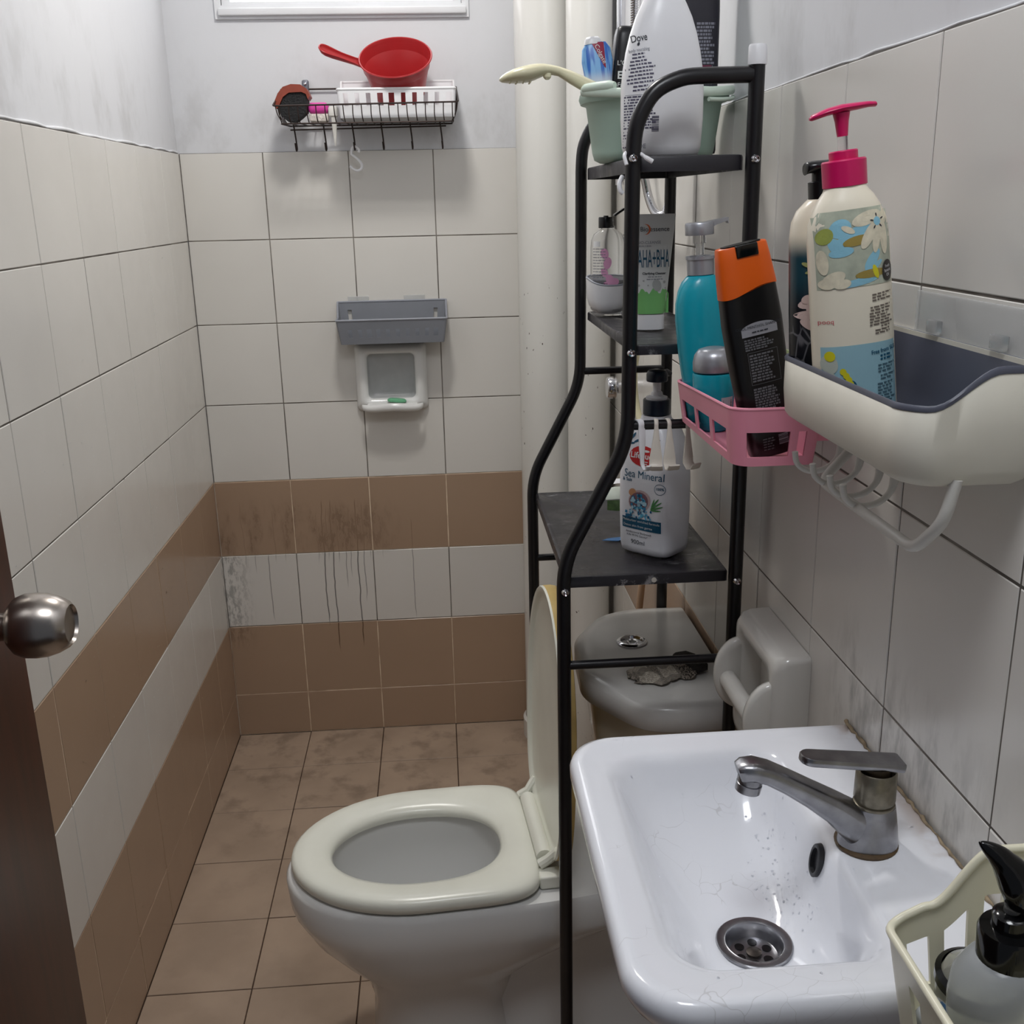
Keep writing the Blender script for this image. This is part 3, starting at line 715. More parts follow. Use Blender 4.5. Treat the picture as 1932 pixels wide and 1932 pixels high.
tr = MB().loft([[(-0.27+0.335*q, hw*s2, z) for q, s2 in ((0, -1), (0.9, -1), (1, -0.8), (1, 0.8), (0.9, 1), (0, 1))] for z, hw in ((0.0, 0.085), (0.05, 0.072), (0.20, 0.070), (0.30, 0.11))])
part('trapway', tr, PORC, t, 40)
S0 = 0.386
o_ = egg(0, 0.385, 0.0, 0.156, nb=6.0); h_ = egg(0, 0.322, 0.052, 0.096, uc=0.185, nb=2.3)
def sr(tt, z): return lerp_ring(o_, h_, tt, z)
part('seat', MB().loft([sr(0.02, S0), sr(-0.02, S0+0.004), sr(-0.03, S0+0.010), sr(0.0, S0+0.017), sr(0.10, S0+0.0215), sr(0.35, S0+0.0225), sr(0.75, S0+0.019), sr(0.93, S0+0.014), sr(1.0, S0+0.007), sr(0.98, S0), sr(0.02, S0)], False, False), SEATM, t, 60)
# raised lid: a shallow shell standing on its hinge
def lidpt(p, off): s_ = p[0]; return (-0.018-off-0.010*(s_/0.40), p[1], 0.404+s_)
lo = egg(0, 0.418, 0.0, 0.155, uc=0.20, nb=3.6); c0 = [(0.2, 0, 0)]*len(lo)
def lr(tt, off): return [lidpt((p[0]+(0.2-p[0])*tt, p[1]*(1-tt), 0), off) for p in lo]
part('lid', MB().loft([lr(1.0, 0.006), lr(0.5, 0.006), lr(0.10, 0.006), lr(0.06, 0.004), lr(0.045, 0.0), lr(0.0, -0.001), lr(-0.008, 0.002)], True, False), SEATM, t, 60)
part('lid_back', MB().loft([lr(-0.008, 0.002), lr(-0.008, 0.014), lr(0.0, 0.022), lr(0.06, 0.0245), lr(0.5, 0.026), lr(1.0, 0.026)], False, True), YELM, t, 60, 'yellowed outer side and edge of the lid')
part('hinge', MB().tube([(-0.008, -0.085, S0+0.026), (-0.008, 0.085, S0+0.026)], 0.0125, 16), SEATM, t)
for v in (-0.112, 0.112):
    hb = MB().box(-0.030, 0.006, v-0.014, v+0.014, S0-0.004, S0+0.018, 0.004)
    part('hinge_block', hb, SEATM, t)
for v in (-0.10, 0.10):
    part('lid_arm', MB().tube([(0.002, v, S0+0.024), (-0.012, v, S0+0.032), (-0.026, v*1.08, S0+0.050)], 0.008, 10), SEATM, t)
# cistern
ct = thing('toilet_cistern', 'white ceramic toilet cistern under the rack, against the right wall', 'cistern', (0.90, -1.121, 0.36))
def cring(z, sx=1.0, sy=1.0):
    V = [(0.994, -0.933), (0.905, -0.929), (0.842, -0.955), (0.789, -1.045), (0.783, -1.195), (0.852, -1.302), (0.908, -1.316), (0.994, -1.309)]
    P = fillet([(x, y, 0) for x, y in V], 0.030, 5)
    return [(0.994+(p.x-0.994)*sx, -1.121+(p.y+1.121)*sy, z) for p in P]
CREAMC = porcelain_mat('cream_porcelain', (214, 204, 184))
part('tank', MB().loft([cring(0.385, 0.72, 0.78), cring(0.40, 0.78, 0.82), cring(0.60, 0.90, 0.92), cring(0.663, 0.93, 0.95)]), CREAMC, ct, 60, world=True)
cl = part('tank_lid', MB().loft([cring(0.662, 0.97, 0.98), cring(0.666, 1.0, 1.0), cring(0.694, 1.0, 1.0), cring(0.702, 0.965, 0.975), cring(0.705, 0.85, 0.90), cring(0.707, 0.5, 0.6), cring(0.7075, 0.1, 0.2)]), mat('grey_white_porcelain', (208, 206, 202), 0.18, var=0.05, vscale=9), ct, 60, world=True)
rg = MB().lathe([(0.019, 0.7068), (0.0245, 0.7072), (0.0245, 0.7090), (0.021, 0.7115), (0.018, 0.7115), (0.0165, 0.709), (0.0150, 0.7035), (0.0, 0.703)], (0.879, -1.088, 0), n=36, cap0=False, cap1=False)
fb = part('flush_button', rg, CHROME, ct, 40, world=True)
part('button_ring', MB().lathe([(0.006, 0.709), (0.009, 0.7098), (0.0095, 0.7075)], (0.880, -1.089, 0), n=24, cap0=False, cap1=False), CHROME, fb, 40, world=True)

# checked sock lying on the cistern lid
def sock_mat():
    m = mat('checked_fabric', (70, 64, 58), 0.9, var=0)
    nt = m.node_tree; b = nt.nodes['Principled BSDF']; tc = nt.nodes.new('ShaderNodeTexCoord')
    sp = nt.nodes.new('ShaderNodeSeparateXYZ'); nt.links.new(tc.outputs['Object'], sp.inputs[0]); X, Y, Z = sp.outputs
    st = node_math(nt, 'SINE', node_math(nt, 'MULTIPLY', X, 200.0)); st = smooth(nt, st, 0.72, 0.82)
    st2 = node_math(nt, 'MULTIPLY', smooth(nt, node_math(nt, 'SINE', node_math(nt, 'ADD', node_math(nt, 'MULTIPLY', Y, 170.0), 1.2)), 0.2, 0.4), 0.6)
    kn = smooth(nt, noise(nt, tc.outputs['Object'], 420.0, 2), 0.42, 0.58)
    dark = node_math(nt, 'MAXIMUM', smooth(nt, X, 0.004, 0.010), node_math(nt, 'MAXIMUM', node_math(nt, 'MULTIPLY', st, 0.75), st2))
    pale = mixc(nt, kn, C3(206, 198, 184), C3(172, 162, 148)); dk = mixc(nt, kn, C3(42, 38, 36), C3(150, 140, 128))
    nt.links.new(mixc(nt, dark, pale, dk), b.inputs['Base Color'])
    bp = nt.nodes.new('ShaderNodeBump'); bp.inputs['Strength'].default_value = 0.8; bp.inputs['Distance'].default_value = 0.002
    nt.links.new(noise(nt, tc.outputs['Object'], 350.0, 2), bp.inputs['Height']); nt.links.new(bp.outputs['Normal'], b.inputs['Normal'])
    return m
SK = sock_mat()
t = thing('sock', 'crumpled checked brown and cream sock on the cistern lid', 'sock', (0.910, -1.205, 0.7062), (0, 0, math.radians(20)))
sk = MB(); rings = []
for k in range(17):
    u = -0.056+0.112*k/16; q = 1-abs(u/0.0575)**3; hw = 0.036*max(q, 0.05)**0.5*(1.0+0.12*math.sin(k*1.9)); hh = 0.0065*max(q, 0.05)**0.5*(1+0.25*math.sin(k*2.3))
    rings.append([(u+0.006*math.sin(3*a), hw*math.cos(a)+0.004*math.sin(k), max(0.0, hh+hh*math.sin(a)*(1+0.2*math.sin(5*a+k)))) for a in [2*PI*i/20 for i in range(20)]])
sk.loft(rings); part('knitted_body', sk, SK, t, 80)
cf = MB(); rings = []
for u, sc_ in ((0.030, 0.9), (0.034, 1.05), (0.050, 1.0), (0.060, 0.55)):
    rings.append([(u+0.003*math.sin(4*a), 0.033*sc_*math.cos(a), 0.010+0.0095*sc_*math.sin(a)) for a in [2*PI*i/20 for i in range(20)]])
cf.loft(rings); part('cuff', cf, mat('dark_knit', (46, 42, 40), 0.9, bump=0.9, bscale=400, var=0.4, vscale=300), t, 80)

# ============================================================ BLACK SHELF RACK
rk = thing('shelf_rack', 'black metal three shelf rack standing over the toilet', 'rack', (0.85, -1.14, 0))
YN, YFR = -1.36, -0.920; TR = 0.0092
def bend_profile(y):
    return fillet([(0.737, y, 0.0), (0.737, y, 0.945), (0.8190, y, 1.102), (0.8215, y, 1.435)], 0.035, 7) + spline([(0.8215, y, 1.440), (0.826, y, 1.475), (0.845, y, 1.508), (0.876, y, 1.523), (0.905, y, 1.5255)], 5)[1:] + [Vector((0.958, y, 1.526))]
for y in (YN, YFR):
    part('front_leg', MB().tube(bend_profile(y), TR, 16), BLKMET, rk, 60, world=True)
    pl_ = part('back_post', MB().tube([(0.9635, y, 0.0), (0.9635, y, 1.538)], TR, 16), BLKMET, rk, world=True)
    part('end_cap', MB().lathe([(0.0105, 1.536), (0.0108, 1.538), (0.0105, 1.555), (0.0095, 1.5575), (0.0, 1.558)], (0.9635, y, 0), n=24), WHITEP, pl_, world=True)
    for z, xa in ((1.122, 0.822), (0.800, 0.740)):
        part('crossbar', MB().tube([(xa, y, z), (0.960, y, z)], [0.0061]*2, 12), BLKMET, rk, world=True)
for z in (0.06,):
    part('crossbar', MB().tube([(0.9635, YN, z), (0.9635, YFR, z)], 0.0052, 12), BLKMET, rk, world=True)
def shelf(x0, x1, z, h, y0=-1.349, y1=-0.931):
    mb = MB(); rings = []
    for ins, zz in ((0.003, z-h), (0.0, z-h), (0.0, z-0.003), (0.001, z-0.0008), (0.004, z), (0.006, z-0.0012)):
        rings.append(rrect(x0+ins, x1-ins, y0+ins, y1-ins, zz, 0.006, 4))
    mb.loft(rings, False, True)
    rings = [rrect(x0+0.0015, x1-0.0015, y0+0.0015, y1-0.0015, zz, 0.005, 4) for zz in (z-h, z-0.0022)]
    mb.loft(rings, False, True)
    rings = [rrect(x0+i_, x1-i_, y0+i_, y1-i_, z-h, 0.005, 4) for i_ in (0.0, 0.0015)]
    mb.loft(rings, False, False)
    return part('shelf', mb, SHELF, rk, 40, world=True)
shelf(0.741, 0.957, 0.9205, 0.015)
shelf(0.829, 0.956, 1.2205, 0.013)
shelf(0.829, 0.956, 1.4405, 0.018)
for x, z in ((0.738, 0.907), (0.9635, 0.912), (0.8205, 1.213), (0.9635, 1.213), (0.8205, 1.437), (0.9635, 1.434)):
    part('screw', MB().lathe([(0.0, -0.0042), (0.0018, -0.0028), (0.0036, -0.0042), (0.0048, -0.002), (0.0052, 0.0), (0.003, 0.001)], (x, YN-TR+0.0005, z), 'y', 18), CHROME, rk, world=True)
part('screw', MB().lathe([(0.0, -0.001), (0.0034, -0.001), (0.0034, 0.0)], (0.858, -1.3488, 0.9115), 'y', 16), mat('bare_metal_dot', (205, 200, 190), 0.5), rk, world=True)

# ------------------------------------------------ top shelf
Z3 = 1.4407
bk = thing('bucket', 'mint green plastic bucket at the back of the top rack shelf', 'bucket', (0.8935, -1.118, Z3))
bk.scale = (0.955, 0.955, 0.93)
pr = [(0.0, 0.0), (0.076, 0.0), (0.084, 0.004), (0.087, 0.014), (0.096, 0.078), (0.0985, 0.080), (0.104, 0.0815), (0.1065, 0.088), (0.105, 0.0945), (0.100, 0.096), (0.0965, 0.093), (0.094, 0.080), (0.084, 0.012), (0.078, 0.004), (0.0, 0.004)]
part('bucket_wall', MB().lathe(pr, n=64, cap0=False, cap1=False), MINT, bk, 50)
hb = []
for k in range(31):
    a = math.radians(196+ (344-196)*k/30); hb.append((0.1105*math.cos(a), 0.1105*math.sin(a), 0.096-0.010*math.sin(PI*k/30)))
part('handle', MB().tube(hb, 0.0035, 8, flat=1.8), MINTL, bk, 60)
gp = []
for k in range(9):
    a = math.radians(196+34*k/8); gp.append((0.108*math.cos(a), 0.108*math.sin(a), 0.099))
part('handle_grip', MB().tube(gp, [0.005]+[0.008]*7+[0.005], 12, flat=0.9), MINTL, bk, 60)
hr_ = []
for k in range(11):
    a = math.radians(300+50*k/10); hr_.append((0.1115*math.cos(a), 0.1115*math.sin(a), 0.078+0.010*(k/10)**2))
part('handle_bracket', MB().tube(hr_, 0.003, 8), MINTL, bk, 60)

t = thing('toothpaste_tube', 'blue crumpled toothpaste tube with white end, standing in the green bucket', 'toothpaste', (0.829, -1.108, 1.455), (math.radians(-3), math.radians(-5), 0))
B = Bottle([(0.0, 0.014, 0.012), (0.06, 0.0165, 0.010), (0.09, 0.0180, 0.009), (0.118, 0.0215, 0.0075), (0.134, 0.0195, 0.006), (0.142, 0.0135, 0.0045)], 2.2, 32)
def tp_mat():
    m = mat('toothpaste_print', (60, 120, 205), 0.3, var=0)
    nt = m.node_tree; b = nt.nodes['Principled BSDF']; tc = nt.nodes.new('ShaderNodeTexCoord')
    sp = nt.nodes.new('ShaderNodeSeparateXYZ'); nt.links.new(tc.outputs['Object'], sp.inputs[0])
    f = smooth(nt, sp.outputs[2], 0.088, 0.108); st = smooth(nt, noise(nt, scaled(nt, tc.outputs['Object'], (1, 1, 0.08)), 190.0, 2), 0.42, 0.56)
    c = mixc(nt, st, C3(58, 112, 198), C3(130, 182, 232)); c = mixc(nt, f, C3(216, 222, 234), c)
    nt.links.new(c, b.inputs['Base Color']); return m
part('tube_body', B.mb(), tp_mat(), t, 60)
part('tube_end', MB().loft([sering(-0.004, 0, z, rx, ry, 2, 20) for z, rx, ry in ((0.140, 0.012, 0.006), (0.146, 0.011, 0.006), (0.1495, 0.008, 0.004))]), WHITEP, t, 60)
tri = MB().add([(-0.0045, 0, 0.142), (0.0055, 0, 0.140), (0.0095, 0, 0.110), (0.0060, 0, 0.112), (-0.002, 0, 0.126)], [(0, 1, 2, 3, 4)])
decal(t, B, rectd(-0.006, 0.010, 0.108, 0.142, 6, 8, top=lambda x: 0.142-0.0008*x/0.010, bot=lambda x: 0.140-0.033*min(1, max(0, (x+0.006)/0.015))), mat('maroon_ink', (150, 26, 62), 0.4, var=0), 0.0006)
decal(t, B, place2(textmb('Colgate', 0.0085), 0.0042, 0.126, math.radians(-68)), INKW, 0.0012, 'brand_text')

t = thing('shampoo_bottle', 'short black bottle with squared shoulders in the green bucket behind the toothpaste', 'bottle', (0.8625, -1.094, 1.456), (0, math.radians(3), math.radians(4)))
B = Bottle([(0, 0.027, 0.016), (0.004, 0.0285, 0.018), (0.10, 0.0285, 0.018), (0.135, 0.0275, 0.017), (0.148, 0.0262, 0.016), (0.157, 0.0245, 0.014), (0.160, 0.021, 0.010)], 4.0, 44)
part('bottle_body', B.mb(), mat('matt_black_bottle', (24, 24, 28), 0.35, var=0.05), t, 60)
for s_, sz, x, z in (("L'O", 0.0085, -0.0185, 0.112), ('ELSEVE', 0.0135, -0.0035, 0.0965), ('Fall R', 0.0080, -0.0145, 0.0845)):
    decal(t, B, place2(textmb(s_, sz, 0.0003 if sz > 0.01 else 0), x, z), INKW, 0.0005, 'brand_text')
t = thing('conditioner_bottle', 'tall dark grey bottle in the green bucket behind the white bottle', 'bottle', (0.9475, -1.116, 1.450), (0, 0, 0))
B = Bottle([(0, 0.0315, 0.020), (0.004, 0.0325, 0.021), (0.18, 0.0325, 0.021), (0.24, 0.031, 0.020), (0.252, 0.026, 0.016)], 4.0, 44)
part('bottle_body', B.mb(), mat('charcoal_bottle', (38, 37, 46), 0.4, var=0.04), t, 60)
part('bottle_cap', MB().loft([sering(0, 0, z, r, r, 2, 24) for z, r in ((0.252, 0.0135), (0.290, 0.0135), (0.294, 0.012))]), BLACKP, t)
decal(t, B, smallprint(-0.0015, 0.0265, 0.163, 15, 0.0044, 0.0029), mat('silver_ink', (126, 126, 138), 0.5, var=0), name='small_print')
decal(t, B, rectd(-0.0015, 0.020, 0.102, 0.112, 6, 2), mat('maroon_band', (108, 40, 66), 0.5, var=0), 0.0009, 'colour_band')
decal(t, B, smallprint(-0.0015, 0.0265, 0.098, 5, 0.0044, 0.0026), mat('silver_ink', (126, 126, 138), 0.5, var=0), name='small_print')

t = thing('body_wash_bottle', 'large white teardrop body wash bottle on the top rack shelf', 'bottle', (0.8715, -1.278, Z3))
B = Bottle([(0, 0.040, 0.021), (0.003, 0.0455, 0.0255), (0.012, 0.0485, 0.0285), (0.045, 0.0505, 0.030), (0.080, 0.0503, 0.030), (0.100, 0.0485, 0.029), (0.120, 0.0452, 0.028), (0.140, 0.0402, 0.0265), (0.158, 0.0340, 0.0245), (0.172, 0.0272, 0.022), (0.182, 0.0218, 0.019), (0.190, 0.0180, 0.0165), (0.196, 0.0160, 0.0155)], 2.3, 64)
DOVEW = mat('pearl_white_plastic', (236, 236, 238), 0.28, var=0.01)
part('bottle_body', B.mb(), DOVEW, t, 70)
part('bottle_cap', MB().lathe([(0.0165, 0.196), (0.0165, 0.228), (0.0145, 0.232), (0.0, 0.2325)], n=32), DOVEW, t)
decal(t, B, place2(textmb('Dove', 0.0118, 0.0001, xs=0.66), -0.0325, 0.1335, 0.10), INK, 0.0006, 'brand_text')
decal(t, B, ell(-0.0335, 0.1270, 0.0013, 0.0022, -0.3, 12), INK, 0.0006, 'brand_mark')
decal(t, B, place2(textmb('body nourishing', 0.0055, xs=0.62), -0.0325, 0.1205, 0.08), INKG, 0.0006, 'brand_text')
for i, (xa, xb) in enumerate(((-0.042, -0.025), (-0.0425, -0.024), (-0.0445, -0.022), (-0.047, -0.0150), (-0.048, -0.014), (-0.048, -0.0125), (-0.048, -0.0120), (-0.047, -0.0165), (-0.046, -0.0160), (-0.042, -0.0205), (-0.040, -0.024))):
    decal(t, B, smallprint(xa, xb, 0.1155-i*0.0040, 1, 0.004, 0.0019, 1.0, True, 0.08), mat('violet_grey_ink', (86, 84, 104), 0.5, var=0), name='small_print')
decal(t, B, rectd(-0.0475, -0.004, 0.0705, 0.0709, 14, 1), INKG, name='label_border')
decal(t, B, smallprint(-0.0485, -0.008, 0.0685, 12, 0.0032, 0.0018), mat('violet_grey_ink', (86, 84, 104), 0.5, var=0), name='small_print')
decal(t, B, smallprint(-0.0485, -0.026, 0.0290, 6, 0.0034, 0.0018), mat('violet_grey_ink', (86, 84, 104), 0.5, var=0), name='small_print')
decal(t, B, barcode(-0.0180, -0.0095, 0.0290, 0.0470, 12, True), mat('violet_grey_ink', (86, 84, 104), 0.5, var=0), 0.0006, 'barcode')
decal(t, B, place2(textmb('MADE', 0.0075), -0.034, 0.0125), INKG, 0.0006, 'printed_text')

t = thing('hand_shower', 'cream plastic hand shower lying over the rim of the green bucket', 'shower head', (0.76, -1.115, 1.55))
SECT = [(0.684, 0.003, 1.5482, 1.5512), (0.6875, 0.013, 1.5462, 1.5548), (0.694, 0.0215, 1.5455, 1.5588), (0.702, 0.027, 1.5452, 1.5622), (0.713, 0.030, 1.5452, 1.5655), (0.724, 0.0290, 1.5462, 1.5678), (0.734, 0.0250, 1.5495, 1.5690), (0.744, 0.0180, 1.5535, 1.5690), (0.754, 0.0125, 1.5548, 1.5675), (0.764, 0.0105, 1.5530, 1.5655), (0.780, 0.0100, 1.5430, 1.5605), (0.797, 0.0105, 1.5335, 1.5535), (0.815, 0.0100, 1.5255, 1.5455), (0.850, 0.0090, 1.5090, 1.5270)]
mb = MB().loft([[(x, -1.115+hw*math.cos(a), (za+zb)/2+(zb-za)/2*math.sin(a)) for a in [2*PI*k/24 for k in range(24)]] for x, hw, za, zb in SECT])
part('handle_and_head', mb, IVORY, t, 60, world=True)
nz_ = MB()
for i in range(4):
    for j in range(3 + (i % 2)):
        nz_.lathe([(0.0013, 0.0), (0.0011, -0.0012), (0.0, -0.0016)], (0.698+i*0.009, -1.128+j*0.0085, 1.5462), n=8)
part('spray_nozzles', nz_, IVORY, t, world=True)
part('spray_knob', MB().lathe([(0.0055, 0.004), (0.0055, -0.001), (0.003, -0.004), (0.0, -0.0045)], (0.748, -1.121, 1.5525), n=16), IVORY, t, world=True)

# white hooks clipped on the near front leg beside the top shelf
mb = MB().tube(spline([(0.812, -1.372, 1.4300), (0.8100, -1.368, 1.440), (0.816, -1.3575, 1.4445), (0.828, -1.3615, 1.4430), (0.8345, -1.371, 1.4375), (0.842, -1.372, 1.4330)], 5), [0.0022]*20+[0.0028]*6, 10)
solo('small_hook', 'small white hook pinched behind the near leg at the top shelf', 'hook', mb, WHITEP, (0.82, -1.36, 1.44), world=True)
mb = MB().tube(spline([(0.812, -1.345, 1.418), (0.8075, -1.350, 1.410), (0.8085, -1.352, 1.402), (0.8115, -1.352, 1.399)], 5), 0.0028, 10)
solo('small_hook', 'small white hook below the top shelf, left of the near leg', 'hook', mb, WHITEP, (0.81, -1.35, 1.41), world=True)

# ------------------------------------------------ middle shelf
Z2 = 1.2207
t = thing('facial_tube', 'white face wash tube with green foam print, on the middle rack shelf', 'tube', (0.876, -1.196, Z2), (0, 0, math.radians(-2)))
B = Bottle([(0.022, 0.0215, 0.0175), (0.030, 0.0228, 0.0175), (0.070, 0.0265, 0.0150), (0.110, 0.0305, 0.0085), (0.140, 0.0335, 0.0028), (0.152, 0.0345, 0.0012)], 2.2, 44)
TUBEW = mat('tube_white', (222, 224, 222), 0.3, var=0.01)
part('tube_body', B.mb(), TUBEW, t, 60)
CB = Bottle([(0.0, 0.0200, 0.0160), (0.001, 0.0212, 0.0172), (0.018, 0.0212, 0.0172), (0.0215, 0.0205, 0.0165)], 2.2, 40)
part('tube_cap', CB.mb(), WHITEP, t, 50)
decal(t, B, rectd(-0.0265, 0.0265, 0.0222, 0.052, 20, 6, top=lambda x: 0.0525+0.003*math.sin(x*420)+0.0018*math.sin(x*900), bot=lambda x: 0.0222), mat('green_print', (128, 196, 118), 0.4, var=0), name='foam_print')
decal(t, B, ell(0.008, 0.0600, 0.0062, 0.0080, 0.3), mat('grey_blob_print', (176, 178, 176), 0.4, var=0), 0.0008, 'foam_print')
for x, z, r in ((-0.016, 0.060, 0.0017), (-0.010, 0.066, 0.0013), (0.0185, 0.064, 0.0019), (-0.004, 0.060, 0.0010), (0.020, 0.056, 0.0010)):
    decal(t, B, ell(x, z, r, r, 0, 10), mat('grey_blob_print', (176, 178, 176), 0.4, var=0), 0.0007, 'foam_print')
decal(t, B, place2(textmb('AHA+BHA', 0.033, 0.0001, xs=0.285), 0.004, 0.0935), INKT, 0.0007, 'product_text')
decal(t, B, place2(textmb('Bio', 0.0085), -0.0085, 0.1325), INK, 0.0012, 'brand_text')
mr_ = MB().loft([[(-0.0065+r*math.cos(a)-sh, 0, 0.1325+r*math.sin(a)*1.0) for a in [math.radians(-100+200*k/14) for k in range(15)]] for r, sh in ((0.0068, 0.0025), (0.0068, 0.0))], False, False, closed=False)
decal(t, B, mr_, mat('orange_ink', (214, 104, 54), 0.4, var=0), 0.0008, 'brand_mark')
decal(t, B, place2(textmb('essence', 0.0085), 0.0125, 0.1325), INK, 0.0007, 'brand_text')
decal(t, B, place2(textmb('BIO-CLEANSE', 0.0052), -0.002, 0.1155), INKG, 0.0007, 'product_text')
decal(t, B, place2(textmb('AHA + BHA', 0.0032), -0.0075, 0.1110), INKG, 0.0007, 'product_text')
decal(t, B, place2(textmb('Clarifying Cleanser', 0.0042, 0.0001), 0.0045, 0.0755), INK, 0.0007, 'product_text')
decal(t, B, smallprint(-0.008, 0.018, 0.0712, 2, 0.0032, 0.0010, 1.0, True), INKG, name='small_print')

t = thing('cup_holder', 'white cup shaped holder with dipped grey rim on the middle rack shelf', 'holder', (0.8515, -1.0, Z2), (0, 0, math.radians(8)))
def dip(a): return 0.052-0.010*max(0, math.cos(a+PI/2))**1.2+0.004*max(0, -math.cos(a+PI/2))
rings = []
for q, rr in ((0.0, 0.50), (0.04, 0.62), (0.22, 0.86), (0.45, 0.97), (1.0, 1.0)):
    rings.append([(0.0330*rr*math.copysign(abs(math.cos(a))**0.75, math.cos(a)), 0.027*rr*math.copysign(abs(math.sin(a))**0.75, math.sin(a)), 0.004+dip(a)*q) for a in [2*PI*k/40 for k in range(40)]])
inn = [[(p[0]*0.93, p[1]*0.93, p[2] if i == len(rings)-1 else p[2]+0.002) for p in r_] for i, r_ in enumerate(rings)][::-1]
part('cup', MB().loft(rings+inn), WHITEP, t, 60)
part('rim', MB().tube([(p[0]*0.965, p[1]*0.965, p[2]+0.0004) for p in rings[-1]], 0.0016, 8, closed=True), LGREYP, t, 60)
part('foot', MB().loft([sering(0.008, 0, z, 0.014, 0.012, 2.5, 20) for z in (0.0, 0.006)]), CLEARG, t)

t = thing('flip_cap_bottle', 'clear plastic bottle with open black flip cap in the white cup holder', 'bottle', (0.8515, -1.0, Z2+0.0075), (0, 0, 0))
B = Bottle([(0, 0.024, 0.018), (0.003, 0.0265, 0.0205), (0.094, 0.0265, 0.0205), (0.105, 0.0255, 0.0195), (0.114, 0.0215, 0.0165), (0.119, 0.0150, 0.0125), (0.1215, 0.0105, 0.0105), (0.126, 0.0100, 0.0100)], 2.5, 44)
part('bottle_body', B.mb(), CLEARG, t, 60)
part('liquid', Bottle([(0.002, 0.023, 0.017), (0.046, 0.0252, 0.0190)], 2.5, 32).mb(), mat('pale_grey_liquid', (170, 170, 172), 0.1, trans=0.5, var=0), t, 60)
cp = part('flip_cap', MB().lathe([(0.0108, 0.123), (0.0112, 0.1235), (0.0112, 0.1375), (0.0105, 0.139), (0.004, 0.1392), (0.0035, 0.141), (0.0, 0.141)], (-0.0035, 0, 0), n=28), BLACKP, t)
part('cap_lid', MB().box(-0.0095, 0.0095, -0.008, 0.008, -0.0014, 0.0018, 0.0015).xf(Matrix.Translation((0.0165, 0, 0.1455)) @ Matrix.Rotation(math.radians(-32), 4, 'Y')), BLACKP, cp)
decal(t, B, smallprint(-0.0245, -0.002, 0.0930, 13, 0.0042, 0.0011), INKG, name='small_print')
decal(t, B, rectd(-0.024, -0.0150, 0.0960, 0.1040, 4, 2, top=lambda x: 0.104, bot=lambda x: 0.096), INKW, name='printed_label')
PKF = mat('pink_print', (226, 164, 200), 0.5, var=0)
for cx, cz, a, b_, an in ((-0.0085, 0.086, 0.006, 0.0080, 0.3), (-0.004, 0.072, 0.006, 0.009, -0.2), (-0.0085, 0.058, 0.005, 0.007, 0.5), (-0.001, 0.049, 0.006, 0.006, 0), (0.006, 0.044, 0.008, 0.006, 0.2), (-0.004, 0.0405, 0.007, 0.0045, 0)):
    decal(t, B, ell(cx, cz, a, b_, an), PKF, 0.0003, 'petal_print')
decal(t, B, barcode(-0.0135, -0.004, 0.0360, 0.0425, 10), INK, 0.0007, 'barcode')

# ------------------------------------------------ bottom shelf
Z1 = 0.9207
ROTB = math.radians(-46)
t = thing('body_wash_bottle', 'white pump bottle with red oval badge on the bottom rack shelf', 'bottle', (0.8775, -1.252, Z1), (0, 0, ROTB))
t.scale = (1.06, 1.06, 1.0)
B = Bottle([(0, 0.034, 0.026), (0.003, 0.0378, 0.0300), (0.012, 0.0395, 0.0315), (0.060, 0.0405, 0.0330), (0.105, 0.0405, 0.0330), (0.135, 0.0385, 0.0318), (0.158, 0.0340, 0.0285), (0.172, 0.0290, 0.0250), (0.182, 0.0225, 0.0210), (0.187, 0.0165, 0.0165), (0.192, 0.0155, 0.0155)], 4.6, 64)
B.dx = 0.0050
BOTW = mat('bottle_white', (232, 233, 238), 0.3, var=0.01)
part('bottle_body', B.mb(), BOTW, t, 60)
part('pump_collar', MB().lathe([(0.0150, 0.193), (0.0172, 0.1935), (0.0172, 0.2120), (0.0165, 0.2135), (0.0, 0.2135)], n=36), NAVY, t)
part('pump_stem', MB().lathe([(0.0135, 0.2135), (0.0138, 0.2165), (0.0080, 0.2185), (0.0072, 0.2225), (0.0052, 0.2245), (0.0052, 0.240)], n=24), WHITEP, t)
ph = part('pump_head', MB().lathe([(0.0130, 0.2375), (0.0136, 0.2390), (0.0134, 0.2475), (0.0115, 0.2515), (0.0065, 0.2530), (0.0, 0.2532)], n=32), NAVY, t)
part('nozzle', MB().tube([(0.0, 0.008, 0.2465), (0.0, 0.022, 0.2465), (0.0, 0.028, 0.2435)], [0.005, 0.0045, 0.004], 12), NAVY, ph)
decal(t, B, ell(-0.002, 0.1405, 0.0215, 0.0140), INKR, 0.0005, 'brand_badge')
decal(t, B, place2(textmb('Lifebuoy', 0.0115, 0.0002), -0.002, 0.1410), INKW, 0.0010, 'brand_text')
for q, r in enumerate((0.0075, 0.0055, 0.0035)):
    decal(t, B, rectd(-0.001-r/1.6, 0.001+r/1.6, 0.1330-q*0.0028, 0.1342-q*0.0028, 3, 1), INKW, 0.0010, 'brand_mark')
decal(t, B, ell(0.001, 0.1480, 0.006, 0.0016), INKW, 0.0010, 'brand_mark')
decal(t, B, place2(textmb('Sea Mineral', 0.0150, 0.0, xs=0.86), -0.0005, 0.1145), INKT, 0.0006, 'product_text')
decal(t, B, place2(textmb('& Salt', 0.0065, 0.0001), -0.0255, 0.1060), INKT, 0.0006, 'product_text')
cupm = mat('shell_print', (200, 176, 176), 0.4, var=0)
decal(t, B, ell(-0.006, 0.0780, 0.0175, 0.0150, 0.5), cupm, 0.0005, 'shell_print')
decal(t, B, ell(-0.017, 0.0890, 0.006, 0.005, 0.6), mat('tan_print', (206, 150, 110), 0.4, var=0), 0.0006, 'shell_print')
